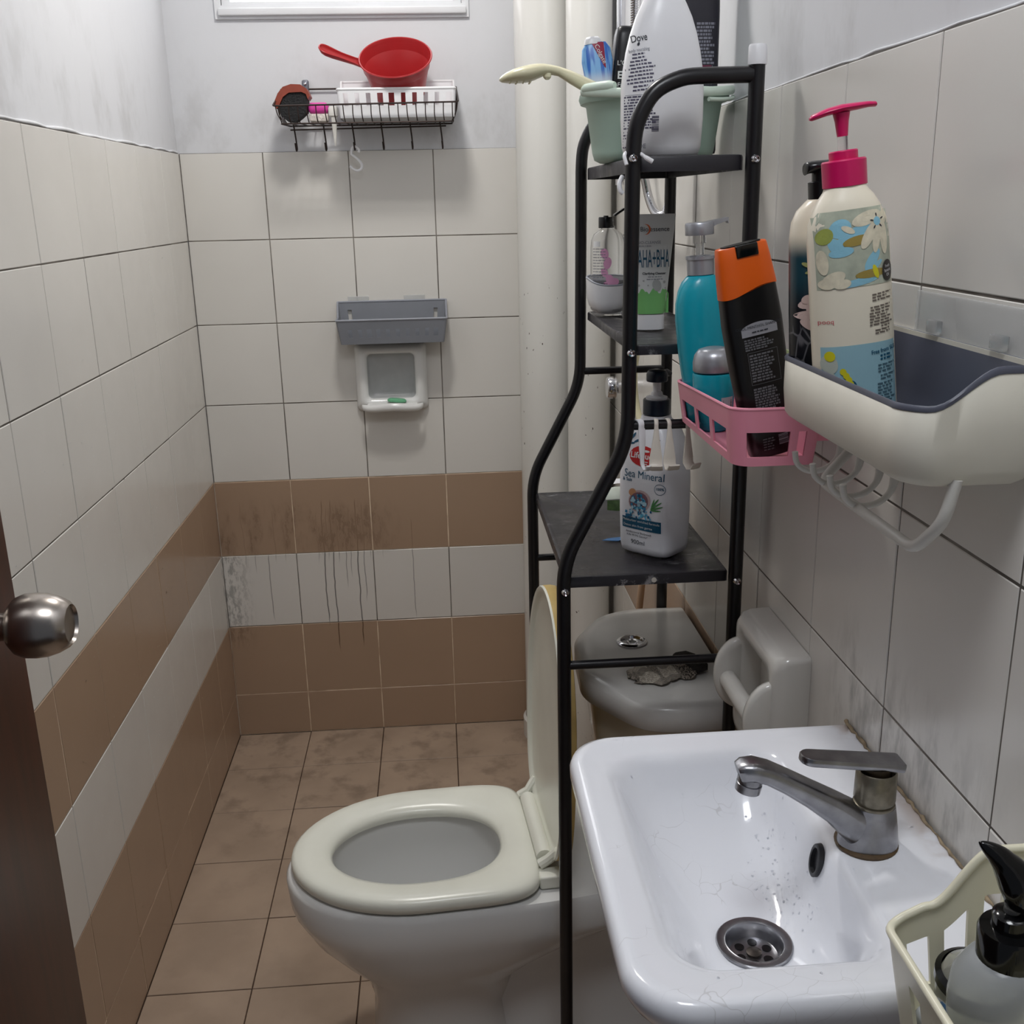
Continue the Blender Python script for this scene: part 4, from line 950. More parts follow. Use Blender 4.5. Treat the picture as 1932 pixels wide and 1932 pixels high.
decal(t, B, ell(-0.007, 0.0775, 0.0150, 0.0125, 0.5), mat('mauve_print', (128, 92, 104), 0.4, var=0), 0.0007, 'shell_print')
random.seed(11)
shades = [mat('crystal_blue_%d' % i, c, 0.35, var=0) for i, c in enumerate(((34, 128, 172), (92, 178, 212), (20, 98, 140), (176, 216, 232)))]
groups = [[] for _ in shades]
for k in range(95):
    a = random.uniform(0, 2*PI); r = random.uniform(0, 1)**0.5
    if k < 62: x, z = -0.006+0.0125*r*math.cos(a), 0.0745+0.0125*r*math.sin(a)
    else: x, z = random.uniform(-0.027, 0.013), random.uniform(0.054, 0.066)
    groups[random.randrange(4)].append((x, z))
for m_, g_ in zip(shades, groups):
    mb = MB()
    for x, z in g_:
        n_ = random.choice((4, 5)); a0 = random.uniform(0, 2); rr = random.uniform(0.0012, 0.0028)
        mb.add([(x+rr*math.cos(a0+2*PI*i/n_), 0, z+rr*1.2*math.sin(a0+2*PI*i/n_)) for i in range(n_)], [tuple(range(n_))])
    decal(t, B, mb, m_, 0.0010+0.0001*shades.index(m_), 'crystal_print')
GRN = mat('leaf_print', (74, 134, 78), 0.4, var=0)
for an, ln in ((1.25, 0.013), (0.95, 0.016), (0.65, 0.016), (0.35, 0.015), (0.05, 0.012)):
    decal(t, B, ell(0.0125+ln*math.cos(an)*0.5, 0.068+ln*math.sin(an)*0.75, ln*0.62, 0.0011, an, 12), GRN, 0.0008, 'leaf_print')
decal(t, B, MB().loft([[(0.0235+r*math.cos(a), 0, 0.0985+r*1.05*math.sin(a)) for a in [2*PI*k/24 for k in range(24)]] for r in (0.0072, 0.0066)], False, False), INKT, 0.0006, 'badge_ring')
decal(t, B, place2(textmb('100%', 0.0052, 0.0001), 0.0235, 0.0990), INKT, 0.0006, 'badge_text')
decal(t, B, rectd(-0.0335, 0.0260, 0.0365, 0.0535, 16, 4, top=lambda x: 0.0530, bot=lambda x: 0.0370), INKT, 0.0006, 'banner')
decal(t, B, place2(textmb('Moisturizer enriched formula', 0.0048), -0.004, 0.0490), INKW, 0.0010, 'banner_text')
decal(t, B, place2(textmb('Detox skin from germs', 0.0048), -0.0085, 0.0415), INKW, 0.0010, 'banner_text')
decal(t, B, place2(textmb('Antibacterial Bodywash', 0.0042), -0.0075, 0.0320), INK, 0.0006, 'product_text')
decal(t, B, place2(textmb('Kills 99.9% Germs*', 0.0042), -0.0095, 0.0275), INK, 0.0006, 'product_text')
decal(t, B, place2(textmb('900ml', 0.0088), -0.0085, 0.0180), INK, 0.0006, 'size_text')
for x, z, an in ((-0.0060, 0.160, 0.5), (-0.0125, 0.166, 1.0), (-0.0145, 0.156, 0.1)):
    decal(t, B, ell(x-0.008, z, 0.0055, 0.0016, an, 12), INKT, 0.0006, 'leaf_print')
rc_ = MB()
for k in range(3):
    a = PI/2+2*PI*k/3
    rc_.join(place2(rectd(-0.0019, 0.0019, -0.0009, 0.0009, 2, 1), 0.0155+0.0030*math.cos(a), 0.1645+0.0030*math.sin(a), a+PI/2+0.5))
decal(t, B, rc_, INK, 0.0006, 'recycling_mark')

t = thing('shower_gel_bottle', 'black bottle with white and green print lying behind the white pump bottle', 'bottle', (0.892, -1.120, Z1+0.0345), (0, PI/2, 0))
t.scale = (1.09, 1.09, 1.0)
B2 = [(-0.078, 0.010), (-0.076, 0.018), (-0.068, 0.026), (-0.052, 0.031), (0.04, 0.0315), (0.056, 0.029), (0.066, 0.018), (0.072, 0.013), (0.072, 0.012)]
part('bottle_body', MB().lathe(B2, n=40), BLACKG, t, 60)
def ring_patch(z0, z1, a0, a1, nz=5, na=10):
    mb = MB(); vs = []
    def rad(z):
        for a, b in zip(B2, B2[1:]):
            if a[0] <= z <= b[0]: return a[1]+(b[1]-a[1])*(z-a[0])/(b[0]-a[0])+0.0005
        return 0.0315
    for i in range(nz+1):
        z = z0+(z1-z0)*i/nz
        for j in range(na+1): a = a0+(a1-a0)*j/na; vs.append((rad(z)*math.cos(a), rad(z)*math.sin(a), z))
    return mb.add(vs, [(i*(na+1)+j, i*(na+1)+j+1, (i+1)*(na+1)+j+1, (i+1)*(na+1)+j) for i in range(nz) for j in range(na)])
part('printed_label', ring_patch(-0.072, -0.030, math.radians(178), math.radians(205)), WHITEP, t, 60)
part('printed_label', ring_patch(-0.066, -0.030, math.radians(216), math.radians(250)), mat('white_green_print', (206, 214, 200), 0.4, var=0), t, 60)
part('printed_leaf', ring_patch(-0.064, -0.030, math.radians(252), math.radians(280)), mat('leaf_band', (72, 96, 56), 0.4, var=0.5, vscale=120), t, 60)
mb = MB().loft([[(0.812+x, -1.205+y, Z1+0.0002+z) for x, y in ((0, 0), (0.022, -0.006), (0.034, 0.004), (0.030, 0.012), (0.010, 0.008))] for z in (0, 0.0007)])
solo('plastic_scrap', 'small blue plastic scrap on the bottom shelf left of the white pump bottle', 'scrap', mb, mat('blue_scrap', (44, 92, 140), 0.35, var=0.1), (0.83, -1.2, Z1), world=True)

# white hooks on the near upper crossbar
def bar_hook(x, label, yaw=0.0, kind=0):
    t = thing('bar_hook', label, 'hook', (x, YN, 1.122), (0, 0, yaw), 'white hooks on the near crossbar of the rack')
    mb = MB(); rr = 0.0064
    P = [Vector((0, rr*math.cos(a)*-1.0, rr*math.sin(a))) for a in [math.radians(-150+k*15) for k in range(0, 23)] if True]
    P = []
    for k in range(13): a = math.radians(200-220*k/12); P.append(Vector((0, rr*math.cos(a)*-1, rr*math.sin(a))))
    wds = [0.0026]*13 if kind else [0.0042]*13
    front = [Vector((0, -rr-0.0005-0.002*q, -0.002-0.046*q)) for q in (0.1, 0.3, 0.6, 0.85, 1.0)]
    ws = ([0.0030, 0.0042, 0.0062, 0.0080, 0.0082] if kind else [0.0048, 0.0046, 0.0040, 0.0030, 0.0026])
    tip = [Vector((0, -rr-0.0085, -0.0545)), Vector((0, -rr-0.015, -0.0530)), Vector((0, -rr-0.0185, -0.0470))]
    wt = ([0.0082, 0.0080, 0.0074] if kind else [0.0026, 0.0030, 0.0036])
    path = P[::-1][::-1]
    full = [P[i] for i in range(len(P))]
    # order: back end of the loop, over the bar, down the front, up at the tip
    if full[-1].y > full[0].y: full = full[::-1]
    full = full+front+tip; wd = wds+ws+wt; rings = []
    for i, p in enumerate(full):
        a = full[max(i-1, 0)]; b = full[min(i+1, len(full)-1)]; T = (b-a).normalized(); Nn = Vector((0, -T.z, T.y)); h = 0.0013
        rings.append([p+Vector((wd[i]*sx, 0, 0))+Nn*h*sn for sx, sn in ((-1, -0.5), (-0.7, -1), (0.7, -1), (1, -0.5), (1, 0.5), (0.7, 1), (-0.7, 1), (-1, 0.5))])
    mb.loft(rings); part('hook_strip', mb, HOOKW if kind else WHITEP, t, 60)
bar_hook(0.8330, 'narrow white hook on the crossbar, nearest the front leg', math.radians(20), 0)
bar_hook(0.8545, 'wide cream white hook on the crossbar, left one of the touching pair', math.radians(-8), 1)
bar_hook(0.8690, 'wide cream white hook on the crossbar, right one of the touching pair', math.radians(10), 1)
bar_hook(0.8900, 'wide cream white hook on the crossbar, nearest the pink basket', math.radians(30), 1)

# ============================================================ PINK BASKET AND ITS BOTTLES
t = thing('corner_basket', 'pink slotted plastic basket on the right wall beside the rack', 'basket', (0.925, -1.50, 1.133))
def hole_p(x, y, t):
    if not (0.16 < t < 0.60): return False
    if x < 0.880: q = ((y+1.600)/0.070) % 1.0; return -1.600 < y < -1.390 and q < 0.84
    if y < -1.625: return 0.887 < x < 0.934 or 0.943 < x < 0.952
    return False
m1, m2 = tray(0.874, 0.968, -1.630, -1.3735, 1.132, lambda x, y: 1.180+0.011*max(0, min(1, (-1.39-y)/0.24)), r=[0.022, 0.010, 0.010, 0.016], th=0.0024, taper=0.006, hole=hole_p, tl=(0, 0.16, 0.38, 0.60, 1.0), step=0.003, rim=0.0018)
part('basket_wall', m1, PINKP, t, world=True); part('rim', m2, PINKP, t, world=True)
part('mounting_plate', MB().box(0.9685, 0.9995, -1.600, -1.400, 1.150, 1.172, 0.0015), PINKP, t, world=True)

ZP = 1.1348
t = thing('shampoo_bottle', 'tall teal bottle with silver pump in the pink basket', 'bottle', (0.9040, -1.4035, ZP), (0, math.radians(-3.4), math.radians(8)))
t.scale = (0.91, 0.91, 0.91)
B = Bottle([(0, 0.019, 0.018), (0.003, 0.0215, 0.0205), (0.05, 0.0268, 0.0235), (0.09, 0.0318, 0.0250), (0.135, 0.0345, 0.0260), (0.155, 0.0335, 0.0255), (0.170, 0.0300, 0.0240), (0.181, 0.0245, 0.0210), (0.187, 0.0185, 0.0180), (0.189, 0.0160, 0.0160)], 2.2, 56)
part('bottle_body', B.mb(), TEAL, t, 70)
part('pump_collar', MB().lathe([(0.0163, 0.1895), (0.0170, 0.190), (0.0170, 0.2085), (0.0185, 0.2090), (0.0185, 0.2125), (0.017, 0.2130), (0.0135, 0.2125), (0.0130, 0.2095), (0.0, 0.2095)], n=36), SILV, t, 30)
part('pump_stem', MB().lathe([(0.0052, 0.209), (0.0056, 0.228), (0.0082, 0.2282), (0.0082, 0.2405)], n=20), CLEARG, t)
ph = part('pump_head', MB().lathe([(0.0175, 0.2385), (0.0180, 0.2395), (0.0180, 0.2520), (0.0170, 0.2535), (0.0, 0.2540)], n=36), SILV, t)
part('nozzle', MB().loft([[(x, y, z) for y, z in ((-hw, za), (hw, za), (hw, zb), (-hw, zb))] for x, hw, za, zb in ((0.008, 0.0100, 0.2445, 0.2535), (0.020, 0.0060, 0.2490, 0.2552), (0.036, 0.0045, 0.2530, 0.2570), (0.0375, 0.0045, 0.2495, 0.2570))]), SILV, ph)
decal(t, B, place2(textmb("L'O", 0.0110), 0.0200, 0.0935), INKW, name='brand_text')
mb = MB()
for k in range(140):
    x = 0.005+0.027*random.random()**0.6; z = 0.052+0.95*(x-0.005)+random.gauss(0, 0.006); q = random.uniform(0.0003, 0.0008)
    if x < 0.033: mb.add([(x-q, 0, z-q), (x+q, 0, z-q), (x+q, 0, z+q), (x-q, 0, z+q)], [(0, 1, 2, 3)])
decal(t, B, mb, mat('pale_blue_ink', (120, 214, 224), 0.4, var=0), name='dotted_print')

t = thing('cream_jar', 'teal jar with domed silver lid in the pink basket, left of the black bottle', 'jar', (0.9015, -1.4585, ZP), (0, math.radians(-2), 0))
t.scale = (0.82, 0.82, 0.82)
part('jar_body', MB().lathe([(0.0, 0.0), (0.017, 0.0), (0.021, 0.004), (0.0265, 0.028), (0.0285, 0.055), (0.0295, 0.078), (0.0285, 0.0815), (0.0, 0.0815)], n=44), TEAL, t, 50)
part('jar_lid', MB().lathe([(0.0280, 0.0835), (0.0290, 0.0850), (0.0290, 0.0960), (0.0268, 0.1060), (0.0215, 0.1135), (0.012, 0.1165), (0.0, 0.1172)], n=44), SILV, t, 60)
B = Bottle([(0.0, 0.021, 0.021), (0.028, 0.0265, 0.0265), (0.055, 0.0285, 0.0285), (0.078, 0.0295, 0.0295)], 2.0)
decal(t, B, rectd(0.003, 0.0210, 0.028, 0.050, 6, 3), mat('pale_label', (186, 190, 200), 0.4, var=0), name='printed_label')
decal(t, B, barcode(0.005, 0.0190, 0.031, 0.047, 8, True), INK, 0.0010, 'barcode')

t = thing('shampoo_bottle', 'leaning black bottle with translucent orange cap in the pink basket', 'bottle', (0.9245, -1.597, ZP+0.004), (0, math.radians(-11.4), math.radians(5)))
t.scale = (0.925, 0.925, 0.925)
B = Bottle([(0, 0.0225, 0.011), (0.003, 0.0242, 0.0135), (0.05, 0.0285, 0.0155), (0.10, 0.0315, 0.0165), (0.150, 0.0325, 0.0160), (0.190, 0.0305, 0.0145), (0.200, 0.0300, 0.0140)], 3.2, 56)
part('bottle_body', B.mb(), mat('soft_black_bottle', (18, 17, 18), 0.32, var=0.04), t, 60)
CB = Bottle([(0.176, 0.0318, 0.0154), (0.190, 0.0309, 0.0149), (0.215, 0.0283, 0.0128), (0.228, 0.0268, 0.0118), (0.2295, 0.0262, 0.0112)], 3.2, 56)
cap = MB(); rings = []
for i, (zz, rx, ry) in enumerate([(0.185, 0.0314, 0.0152), (0.188, 0.0313, 0.0151), (0.200, 0.0302, 0.0141), (0.215, 0.0288, 0.0130), (0.2290, 0.0270, 0.0118), (0.2305, 0.0262, 0.0110)]):
    r_ = sering(0, 0, zz, rx+0.0003, ry+0.0003, 3.2, 56)
    if i < 2: r_ = [(p[0], p[1], p[2]+0.0045*math.sin(p[0]/0.031*2.2+0.4)-0.002) for p in r_]
    rings.append(r_)
cap.loft(rings); cpo = part('cap', cap, ORANGE, t, 60)
part('cap_latch', MB().box(-0.0105, 0.0135, -0.0145, 0.006, 0.2185, 0.2312, 0.0012), BLACKG, cpo)
part('cap_top', MB().loft([sering(0.000, 0, z, 0.0215, 0.0085, 3, 32) for z in (0.2302, 0.2318)]), BLACKP, cpo)
SG = mat('silver_grey_print', (150, 150, 156), 0.45, var=0)
decal(t, B, rectd(-0.0185, 0.0215, 0.136, 0.150, 18, 3, top=lambda x: 0.143+0.0075*math.sqrt(max(0.0, 1-((x-0.0015)/0.0205)**2)), bot=lambda x: 0.1365), SG, 0.0005, 'header_panel')
decal(t, B, place2(textmb('COOL MENTHOL SHAMPOO', 0.0040), 0.0015, 0.1460), INK, 0.0010, 'product_text')
decal(t, B, smallprint(-0.011, 0.014, 0.1405, 1, 0.003, 0.0012, 1.0, True), INK, 0.0010, 'small_print')
FG = mat('fine_grey_print', (104, 104, 108), 0.5, var=0)
decal(t, B, smallprint(-0.017, 0.0185, 0.1330, 5, 0.0026, 0.0017), FG, name='small_print')
for z0_, z1_ in ((0.084, 0.119),):
    for a in ((-0.0155, 0.0180, z1_, z1_+0.0004), (-0.0155, 0.0180, z0_, z0_+0.0004), (-0.0155, -0.0151, z0_, z1_), (0.0176, 0.0180, z0_, z1_)):
        decal(t, B, rectd(*a, 6, 3), FG, name='label_border')
decal(t, B, smallprint(-0.0140, 0.0165, 0.1160, 10, 0.0031, 0.0019), FG, name='small_print')
decal(t, B, smallprint(-0.0145, 0.0180, 0.0790, 17, 0.0029, 0.0020), FG, name='small_print')
decal(t, B, barcode(0.0060, 0.0175, 0.0120, 0.0240, 8, True), SG, name='barcode')
decal(t, B, smallprint(-0.0120, 0.004, 0.0215, 5, 0.0030, 0.0016), FG, name='small_print')
mb = MB().box(-0.001, 0.001, -0.024, 0.024, 0, 0.098)
solo('sachet', 'pale green sachet standing in the pink basket, behind the white basket corner', 'sachet', mb, mat('pale_green_sachet', (176, 190, 140), 0.45, var=0.08, vscale=30), (0.9615, -1.520, ZP), (0, math.radians(1), 0))

# ============================================================ WHITE BASKET WITH GREY LINER
t = thing('wall_basket', 'large white wall basket with dark grey liner, hooks and a towel bar', 'basket', (0.95, -1.815, 1.195))
bx0, bx1, by0, by1, bz = 0.903, 0.9985, -1.946, -1.664, 1.193
def zt_w(x, y): q = min(1, max(0, (x-0.918)/0.050)); q = q*q*(3-2*q); return 1.2505+0.0265*q
BW = mat('basket_white', (226, 222, 208), 0.38, var=0.03, vscale=25)
rings = []
pth = []
base = rrect(bx0, bx1, by0, by1, 0, [0.030, 0.004, 0.004, 0.030], 9)
for i in range(len(base)):
    a = Vector(base[i]); b = Vector(base[(i+1) % len(base)]); k = max(1, int(round((b-a).length/0.005)))
    for q in range(k): pth.append(a+(b-a)*q/k)
ccx, ccy = (bx0+bx1)/2, (by0+by1)/2
def shrink(p, d): return Vector((ccx+(p.x-ccx)*(1-d/0.048), ccy+(p.y-ccy)*(1-d/0.145), 0))
def wring(d, f, dz=0.0):
    out = []
    for p in pth:
        q = shrink(p, d); q.x = min(q.x, bx1); z = bz+(zt_w(p.x, p.y)-bz)*f+dz; out.append((max(q.x, bx0), q.y, z))
    return out
part('basket_shell', MB().loft([wring(0.022, 0, 0), wring(0.010, 0, 0.001), wring(0.0045, 0.03, 0.003), wring(0.0018, 0.15), wring(0.0, 0.5), wring(0.0, 0.96), wring(0.0012, 0.975)], True, True), BW, t, 60, world=True)
part('liner', MB().loft([wring(-0.0003, 0.965), wring(-0.0006, 1.0, 0.0005), wring(0.0006, 1.0, 0.0022), wring(0.0022, 1.0, 0.0020), wring(0.0030, 0.98), wring(0.006, 0.5), wring(0.010, 0.985, -0.0).copy() if False else wring(0.008, 0.1), wring(0.012, 0.05)], False, True), DGREYP, t, 50, world=True)
# cut the shell top away: the liner sits proud, so give the liner its own inner face
for o in list(t.children):
    if o.name.startswith('basket_shell'):
        bm = bmesh.new(); bm.from_mesh(o.data); bm.faces.ensure_lookup_table()
        big = [f for f in bm.faces if len(f.verts) > 8 and sum(v.co.z for v in f.verts)/len(f.verts) > 0.03]
        bmesh.ops.delete(bm, geom=big, context='FACES_ONLY'); bm.to_mesh(o.data); bm.free()
part('wall_hanger', MB().box(0.9955, 0.9992, -1.925, -1.680, 1.235, 1.279), BW, t, world=True)
ad = part('adhesive_plate', MB().box(0.9975, 0.9994, -1.945, -1.741, 1.262, 1.313, 0.0008), FILM, t, world=True)
for y in (-1.782, -1.885):
    hk = MB().box(0.9925, 0.9980, y-0.010, y+0.010, 1.281, 1.292, 0.0015)
    part('plate_hook', hk, CLEARG, ad, world=True)
# hook strip below
def j_hook(y, x=0.960):
    P = spline([(x+0.012, y, 1.196), (x+0.012, y-0.001, 1.172), (x+0.009, y-0.002, 1.152), (x-0.003, y-0.002, 1.141), (x-0.018, y, 1.139), (x-0.029, y+0.001, 1.146), (x-0.032, y+0.001, 1.158)], 5)
    n_ = len(P); rs = [0.0058-0.0030*min(1, i/(n_*0.35)) for i in range(n_)]; rs[-1] = 0.0030
    part('hook', MB().tube(P, rs, 10), DIRTYW, t, 70, world=True)
for y in (-1.674, -1.722, -1.765, -1.795): j_hook(y, 0.955)
P = fillet([(0.9780, -1.712, 1.200), (0.944, -1.708, 1.146), (0.938, -1.708, 1.134), (0.938, -1.905, 1.134), (0.942, -1.955, 1.185), (0.945, -1.955-0.0, 1.205)][:1] + [(0.972, -1.706, 1.175), (0.938, -1.706, 1.137), (0.936, -1.905, 1.137), (0.940, -1.938, 1.168), (0.945, -1.940, 1.200)], 0.014, 5)
part('towel_bar', MB().tube(P, 0.0046, 12), DIRTYW, t, 70, world=True)

# floral pump bottle
ZW = 1.1975
t = thing('shampoo_bottle', 'white pump bottle with daisies, blue band and magenta pump in the white basket', 'bottle', (0.9465, -1.757, ZW), (0, math.radians(-6.8), math.radians(-6)))
t.scale = (0.97, 0.97, 0.97)
B = Bottle([(0, 0.0300, 0.0215), (0.003, 0.0340, 0.0245), (0.02, 0.0350, 0.0258), (0.10, 0.0345, 0.0258), (0.165, 0.0336, 0.0258), (0.180, 0.0320, 0.0252), (0.192, 0.0272, 0.0236), (0.200, 0.0225, 0.0210), (0.206, 0.0178, 0.0178), (0.210, 0.0165, 0.0165)], 2.3, 60)
part('bottle_body', B.mb(), mat('cream_bottle', (234, 226, 206), 0.28, var=0.01), t, 70)
part('pump_collar', MB().lathe([(0.0168, 0.2085), (0.0182, 0.209), (0.0182, 0.2290), (0.0172, 0.2302), (0.0118, 0.2304), (0.0118, 0.2365), (0.0110, 0.2375), (0.0, 0.2375)], n=40), MAGENTA, t, 30)
part('pump_stem', MB().lathe([(0.0042, 0.237), (0.0042, 0.252)], n=18), CLEARG, t)
part('pump_head', MB().lathe([(0.0044, 0.2485), (0.0056, 0.260), (0.0070, 0.267), (0.0, 0.2672)], n=24).join(MB().loft([[(x, hw*math.cos(a), zc+hh*math.sin(a)) for a in [2*PI*k/16 for k in range(16)]] for x, hw, hh, zc in ((-0.0260, 0.003, 0.0012, 0.2655), (-0.0240, 0.0065, 0.0024, 0.2662), (-0.012, 0.0095, 0.0030, 0.2690), (0.0, 0.0105, 0.0034, 0.2702), (0.012, 0.0090, 0.0030, 0.2704), (0.022, 0.0060, 0.0024, 0.2706), (0.0275, 0.0048, 0.0022, 0.2700), (0.0285, 0.003, 0.0012, 0.2698))])), MAGENTA, t, 50)
def zb(x): return 0.195+0.0
LB = mat('band_blue', (150, 190, 202), 0.35, var=0.02)
SKY = mat('print_sky_blue', (140, 194, 214), 0.35, var=0.05)
decal(t, B, rectd(-0.0310, 0.0310, 0.004, 0.079, 26, 10), LB, 0.0003, 'blue_band')
decal(t, B, rectd(-0.0310, 0.0310, 0.128, 0.189, 26, 10, top=lambda x: 0.1905 if abs(x) < 0.027 else 0.187, bot=lambda x: 0.1275), mat('meadow_print', (176, 182, 164), 0.35, var=0.22, vscale=60), 0.0003, 'meadow_print')
DAISY = mat('daisy_print', (220, 212, 188), 0.35, var=0.10, vscale=150); OCH = mat('ochre_print', (158, 138, 70), 0.35, var=0.1); OLV = mat('olive_print', (154, 164, 84), 0.35, var=0.15, vscale=80); YEL = mat('yellow_print', (214, 206, 40), 0.35, var=0.05)
pr_ = [(-0.012, 0.176, 0.009, 0.0075, 0.4, SKY, 4), (-0.002, 0.170, 0.016, 0.005, 0.45, SKY, 5), (-0.016, 0.162, 0.008, 0.005, -0.9, SKY, 5), (-0.012, 0.157, 0.010, 0.004, 0.1, SKY, 6), (0.013, 0.148, 0.010, 0.004, 0.9, SKY, 5), (0.010, 0.139, 0.014, 0.003, 0.6, SKY, 5), (0.000, 0.131, 0.018, 0.0030, 0.12, SKY, 5),
       (-0.024, 0.171, 0.007, 0.006, 0.9, OLV, 6), (0.001, 0.165, 0.012, 0.0040, 0.15, OCH, 7), (0.012, 0.137, 0.014, 0.0035, 0.05, OCH, 7), (0.0155, 0.138, 0.0022, 0.006, 0.3, YEL, 8),
       (0.010, 0.182, 0.013, 0.0055, 0.25, DAISY, 8), (0.011, 0.168, 0.0045, 0.012, -0.55, DAISY, 9), (0.0175, 0.166, 0.0035, 0.013, -0.15, DAISY, 9), (0.0240, 0.165, 0.0035, 0.014, 0.05, DAISY, 9), (0.0245, 0.181, 0.004, 0.007, -0.5, DAISY, 9), (0.0185, 0.1785, 0.0030, 0.0036, 0.2, SKY, 12),
       (-0.0265, 0.150, 0.0042, 0.0105, 0.1, DAISY, 9), (-0.0185, 0.1365, 0.0090, 0.0050, 0.3, DAISY, 9), (-0.0240, 0.1320, 0.0065, 0.0045, -0.1, DAISY, 10), (-0.0125, 0.1310, 0.0070, 0.0040, 0.1, DAISY, 10), (-0.006, 0.1745, 0.006, 0.0025, -0.5, DAISY, 10)]
for cx_, cz_, a_, b_, an_, m_, ly in pr_: decal(t, B, ell(cx_, cz_, a_, b_, an_), m_, 0.0003+0.0001*ly*0.5, 'flower_print')
for k in range(5):
    a = 0.4+k*1.26
    decal(t, B, ell(0.0185+0.0048*math.cos(a), 0.1785+0.0052*math.sin(a), 0.0016, 0.0006, a, 8), INK, 0.0010, 'flower_print')
decal(t, B, ell(0.0265, 0.1375, 0.0052, 0.0088), mat('charcoal_badge', (48, 44, 42), 0.4, var=0), 0.0012, 'round_badge')
for k, s_ in enumerate(('Fresh', 'Botanic', 'Oil')): decal(t, B, place2(textmb(s_, 0.0036, xs=0.6), 0.0265, 0.1410-k*0.0036, 0.2), INKW, 0.0016, 'badge_text')
BRN = mat('brown_grey_ink', (112, 102, 92), 0.5, var=0)
for z_, n_, xa in ((0.1190, 3, 0.0115), (0.1085, 2, 0.0095), (0.1035, 5, 0.0085), (0.0945, 2, 0.0185), (0.0890, 2, 0.0130)):
    decal(t, B, smallprint(xa, 0.0300, z_, n_, 0.0024, 0.0013, 1.0, ang=0.08), BRN, name='small_print')
decal(t, B, place2(textmb('pooq', 0.0055), -0.0262, 0.1005), mat('rose_ink', (196, 84, 92), 0.5, var=0), name='product_text')
decal(t, B, place2(textmb('Free from SLS', 0.0050, 0.0001, xs=0.8), 0.0200, 0.0715, 0.10), INKT, 0.0008, 'product_text')
decal(t, B, smallprint(0.0165, 0.0300, 0.0670, 2, 0.003, 0.0016, ang=0.08), INKT, 0.0008, 'small_print')
for z_, n_, xa in ((0.0590, 3, 0.0140), (0.0500, 2, 0.0160), (0.0430, 14, 0.0130)):
    decal(t, B, smallprint(xa, 0.0300, z_, n_, 0.0027, 0.0013, 1.0, ang=0.08), mat('slate_ink', (72, 104, 118), 0.5, var=0), 0.0008, 'small_print')
decal(t, B, ell(-0.0255, 0.064, 0.0062, 0.0085, 0.2), mat('pale_petal', (190, 196, 184), 0.35, var=0.1), 0.0006, 'flower_print')
decal(t, B, ell(-0.0265, 0.046, 0.0062, 0.0115, -0.1), mat('pale_petal', (190, 196, 184), 0.35, var=0.1), 0.0006, 'flower_print')
decal(t, B, ell(-0.0250, 0.071, 0.0040, 0.0045, 0.2), YEL, 0.0009, 'flower_print')
for q in range(7):
    a = q/6; decal(t, B, ell(-0.0155+0.006*math.sin(a*2.4), 0.0570-0.022*a, 0.0026, 0.0030, 0.4), YEL, 0.0009+0.00003*q, 'stalk_print')
decal(t, B, ell(-0.0215, 0.0345, 0.0048, 0.0120, 0.75), mat('leaf_green_print', (62, 130, 52), 0.35, var=0.05), 0.0010, 'leaf_print')
decal(t, B, MB().loft([[(-0.0095+r*math.cos(a), 0, 0.0440+r*1.1*math.sin(a)) for a in [2*PI*k/20 for k in range(20)]] for r in (0.0046, 0.0030)], False, False), INKT, 0.0009, 'badge_ring')
decal(t, B, rectd(-0.0135, -0.0035, 0.006, 0.0305, 5, 4), mat('pale_label', (186, 190, 200), 0.4, var=0), 0.0006, 'label_box')

t = thing('conditioner_bottle', 'cream to black bottle with pale flower print behind the daisy bottle', 'bottle', (0.9385, -1.6935, ZW), (0, math.radians(-3.5), math.radians(3)))
t.scale = (0.965, 0.965, 0.965)
B = Bottle([(0, 0.0270, 0.0170), (0.003, 0.0298, 0.0190), (0.10, 0.0305, 0.0200), (0.165, 0.0300, 0.0200), (0.180, 0.0280, 0.0190), (0.190, 0.0230, 0.0170), (0.197, 0.0150, 0.0140), (0.199, 0.0125, 0.0125)], 2.4, 52)
def dark_bottle_mat():
    m = mat('dark_gradient_print', (30, 40, 48), 0.28, var=0); nt = m.node_tree; b = nt.nodes['Principled BSDF']; tc = nt.nodes.new('ShaderNodeTexCoord')
    sp = nt.nodes.new('ShaderNodeSeparateXYZ'); nt.links.new(tc.outputs['Object'], sp.inputs[0]); Z = sp.outputs[2]
    v = nt.nodes.new('ShaderNodeTexVoronoi'); v.feature = 'DISTANCE_TO_EDGE'; v.inputs['Scale'].default_value = 75; nt.links.new(scaled(nt, tc.outputs['Object'], (1.2, 1.0, 0.7)), v.inputs['Vector'])
    ln = node_math(nt, 'MULTIPLY', smooth(nt, v.outputs['Distance'], 0.07, 0.02), smooth(nt, Z, 0.092, 0.080, 0, 0.35))
    c = mixc(nt, smooth(nt, Z, 0.10, 0.135), C3(26, 28, 34), C3(28, 62, 74)); c = mixc(nt, ln, c, C3(170, 170, 176))
    c = mixc(nt, smooth(nt, Z, 0.148, 0.172), c, C3(226, 216, 196)); nt.links.new(c, b.inputs['Base Color']); return m
part('bottle_body', B.mb(), dark_bottle_mat(), t, 70)
part('pump_neck', MB().lathe([(0.0125, 0.199), (0.0130, 0.2135), (0.0095, 0.2145), (0.0095, 0.2240)], n=24), BLACKP, t)
part('pump_head', MB().loft([[(x, hw*math.cos(a), 0.2270+0.0052*math.sin(a)+dz) for a in [2*PI*k/16 for k in range(16)]] for x, hw, dz in ((-0.0165, 0.006, -0.0018), (-0.015, 0.0085, -0.0008), (-0.008, 0.0105, 0.0), (0.008, 0.0105, 0.0), (0.014, 0.008, 0.0))]), BLACKP, t, 50)
PET = mat('blush_petal_print', (206, 182, 176), 0.4, var=0.06, vscale=60)
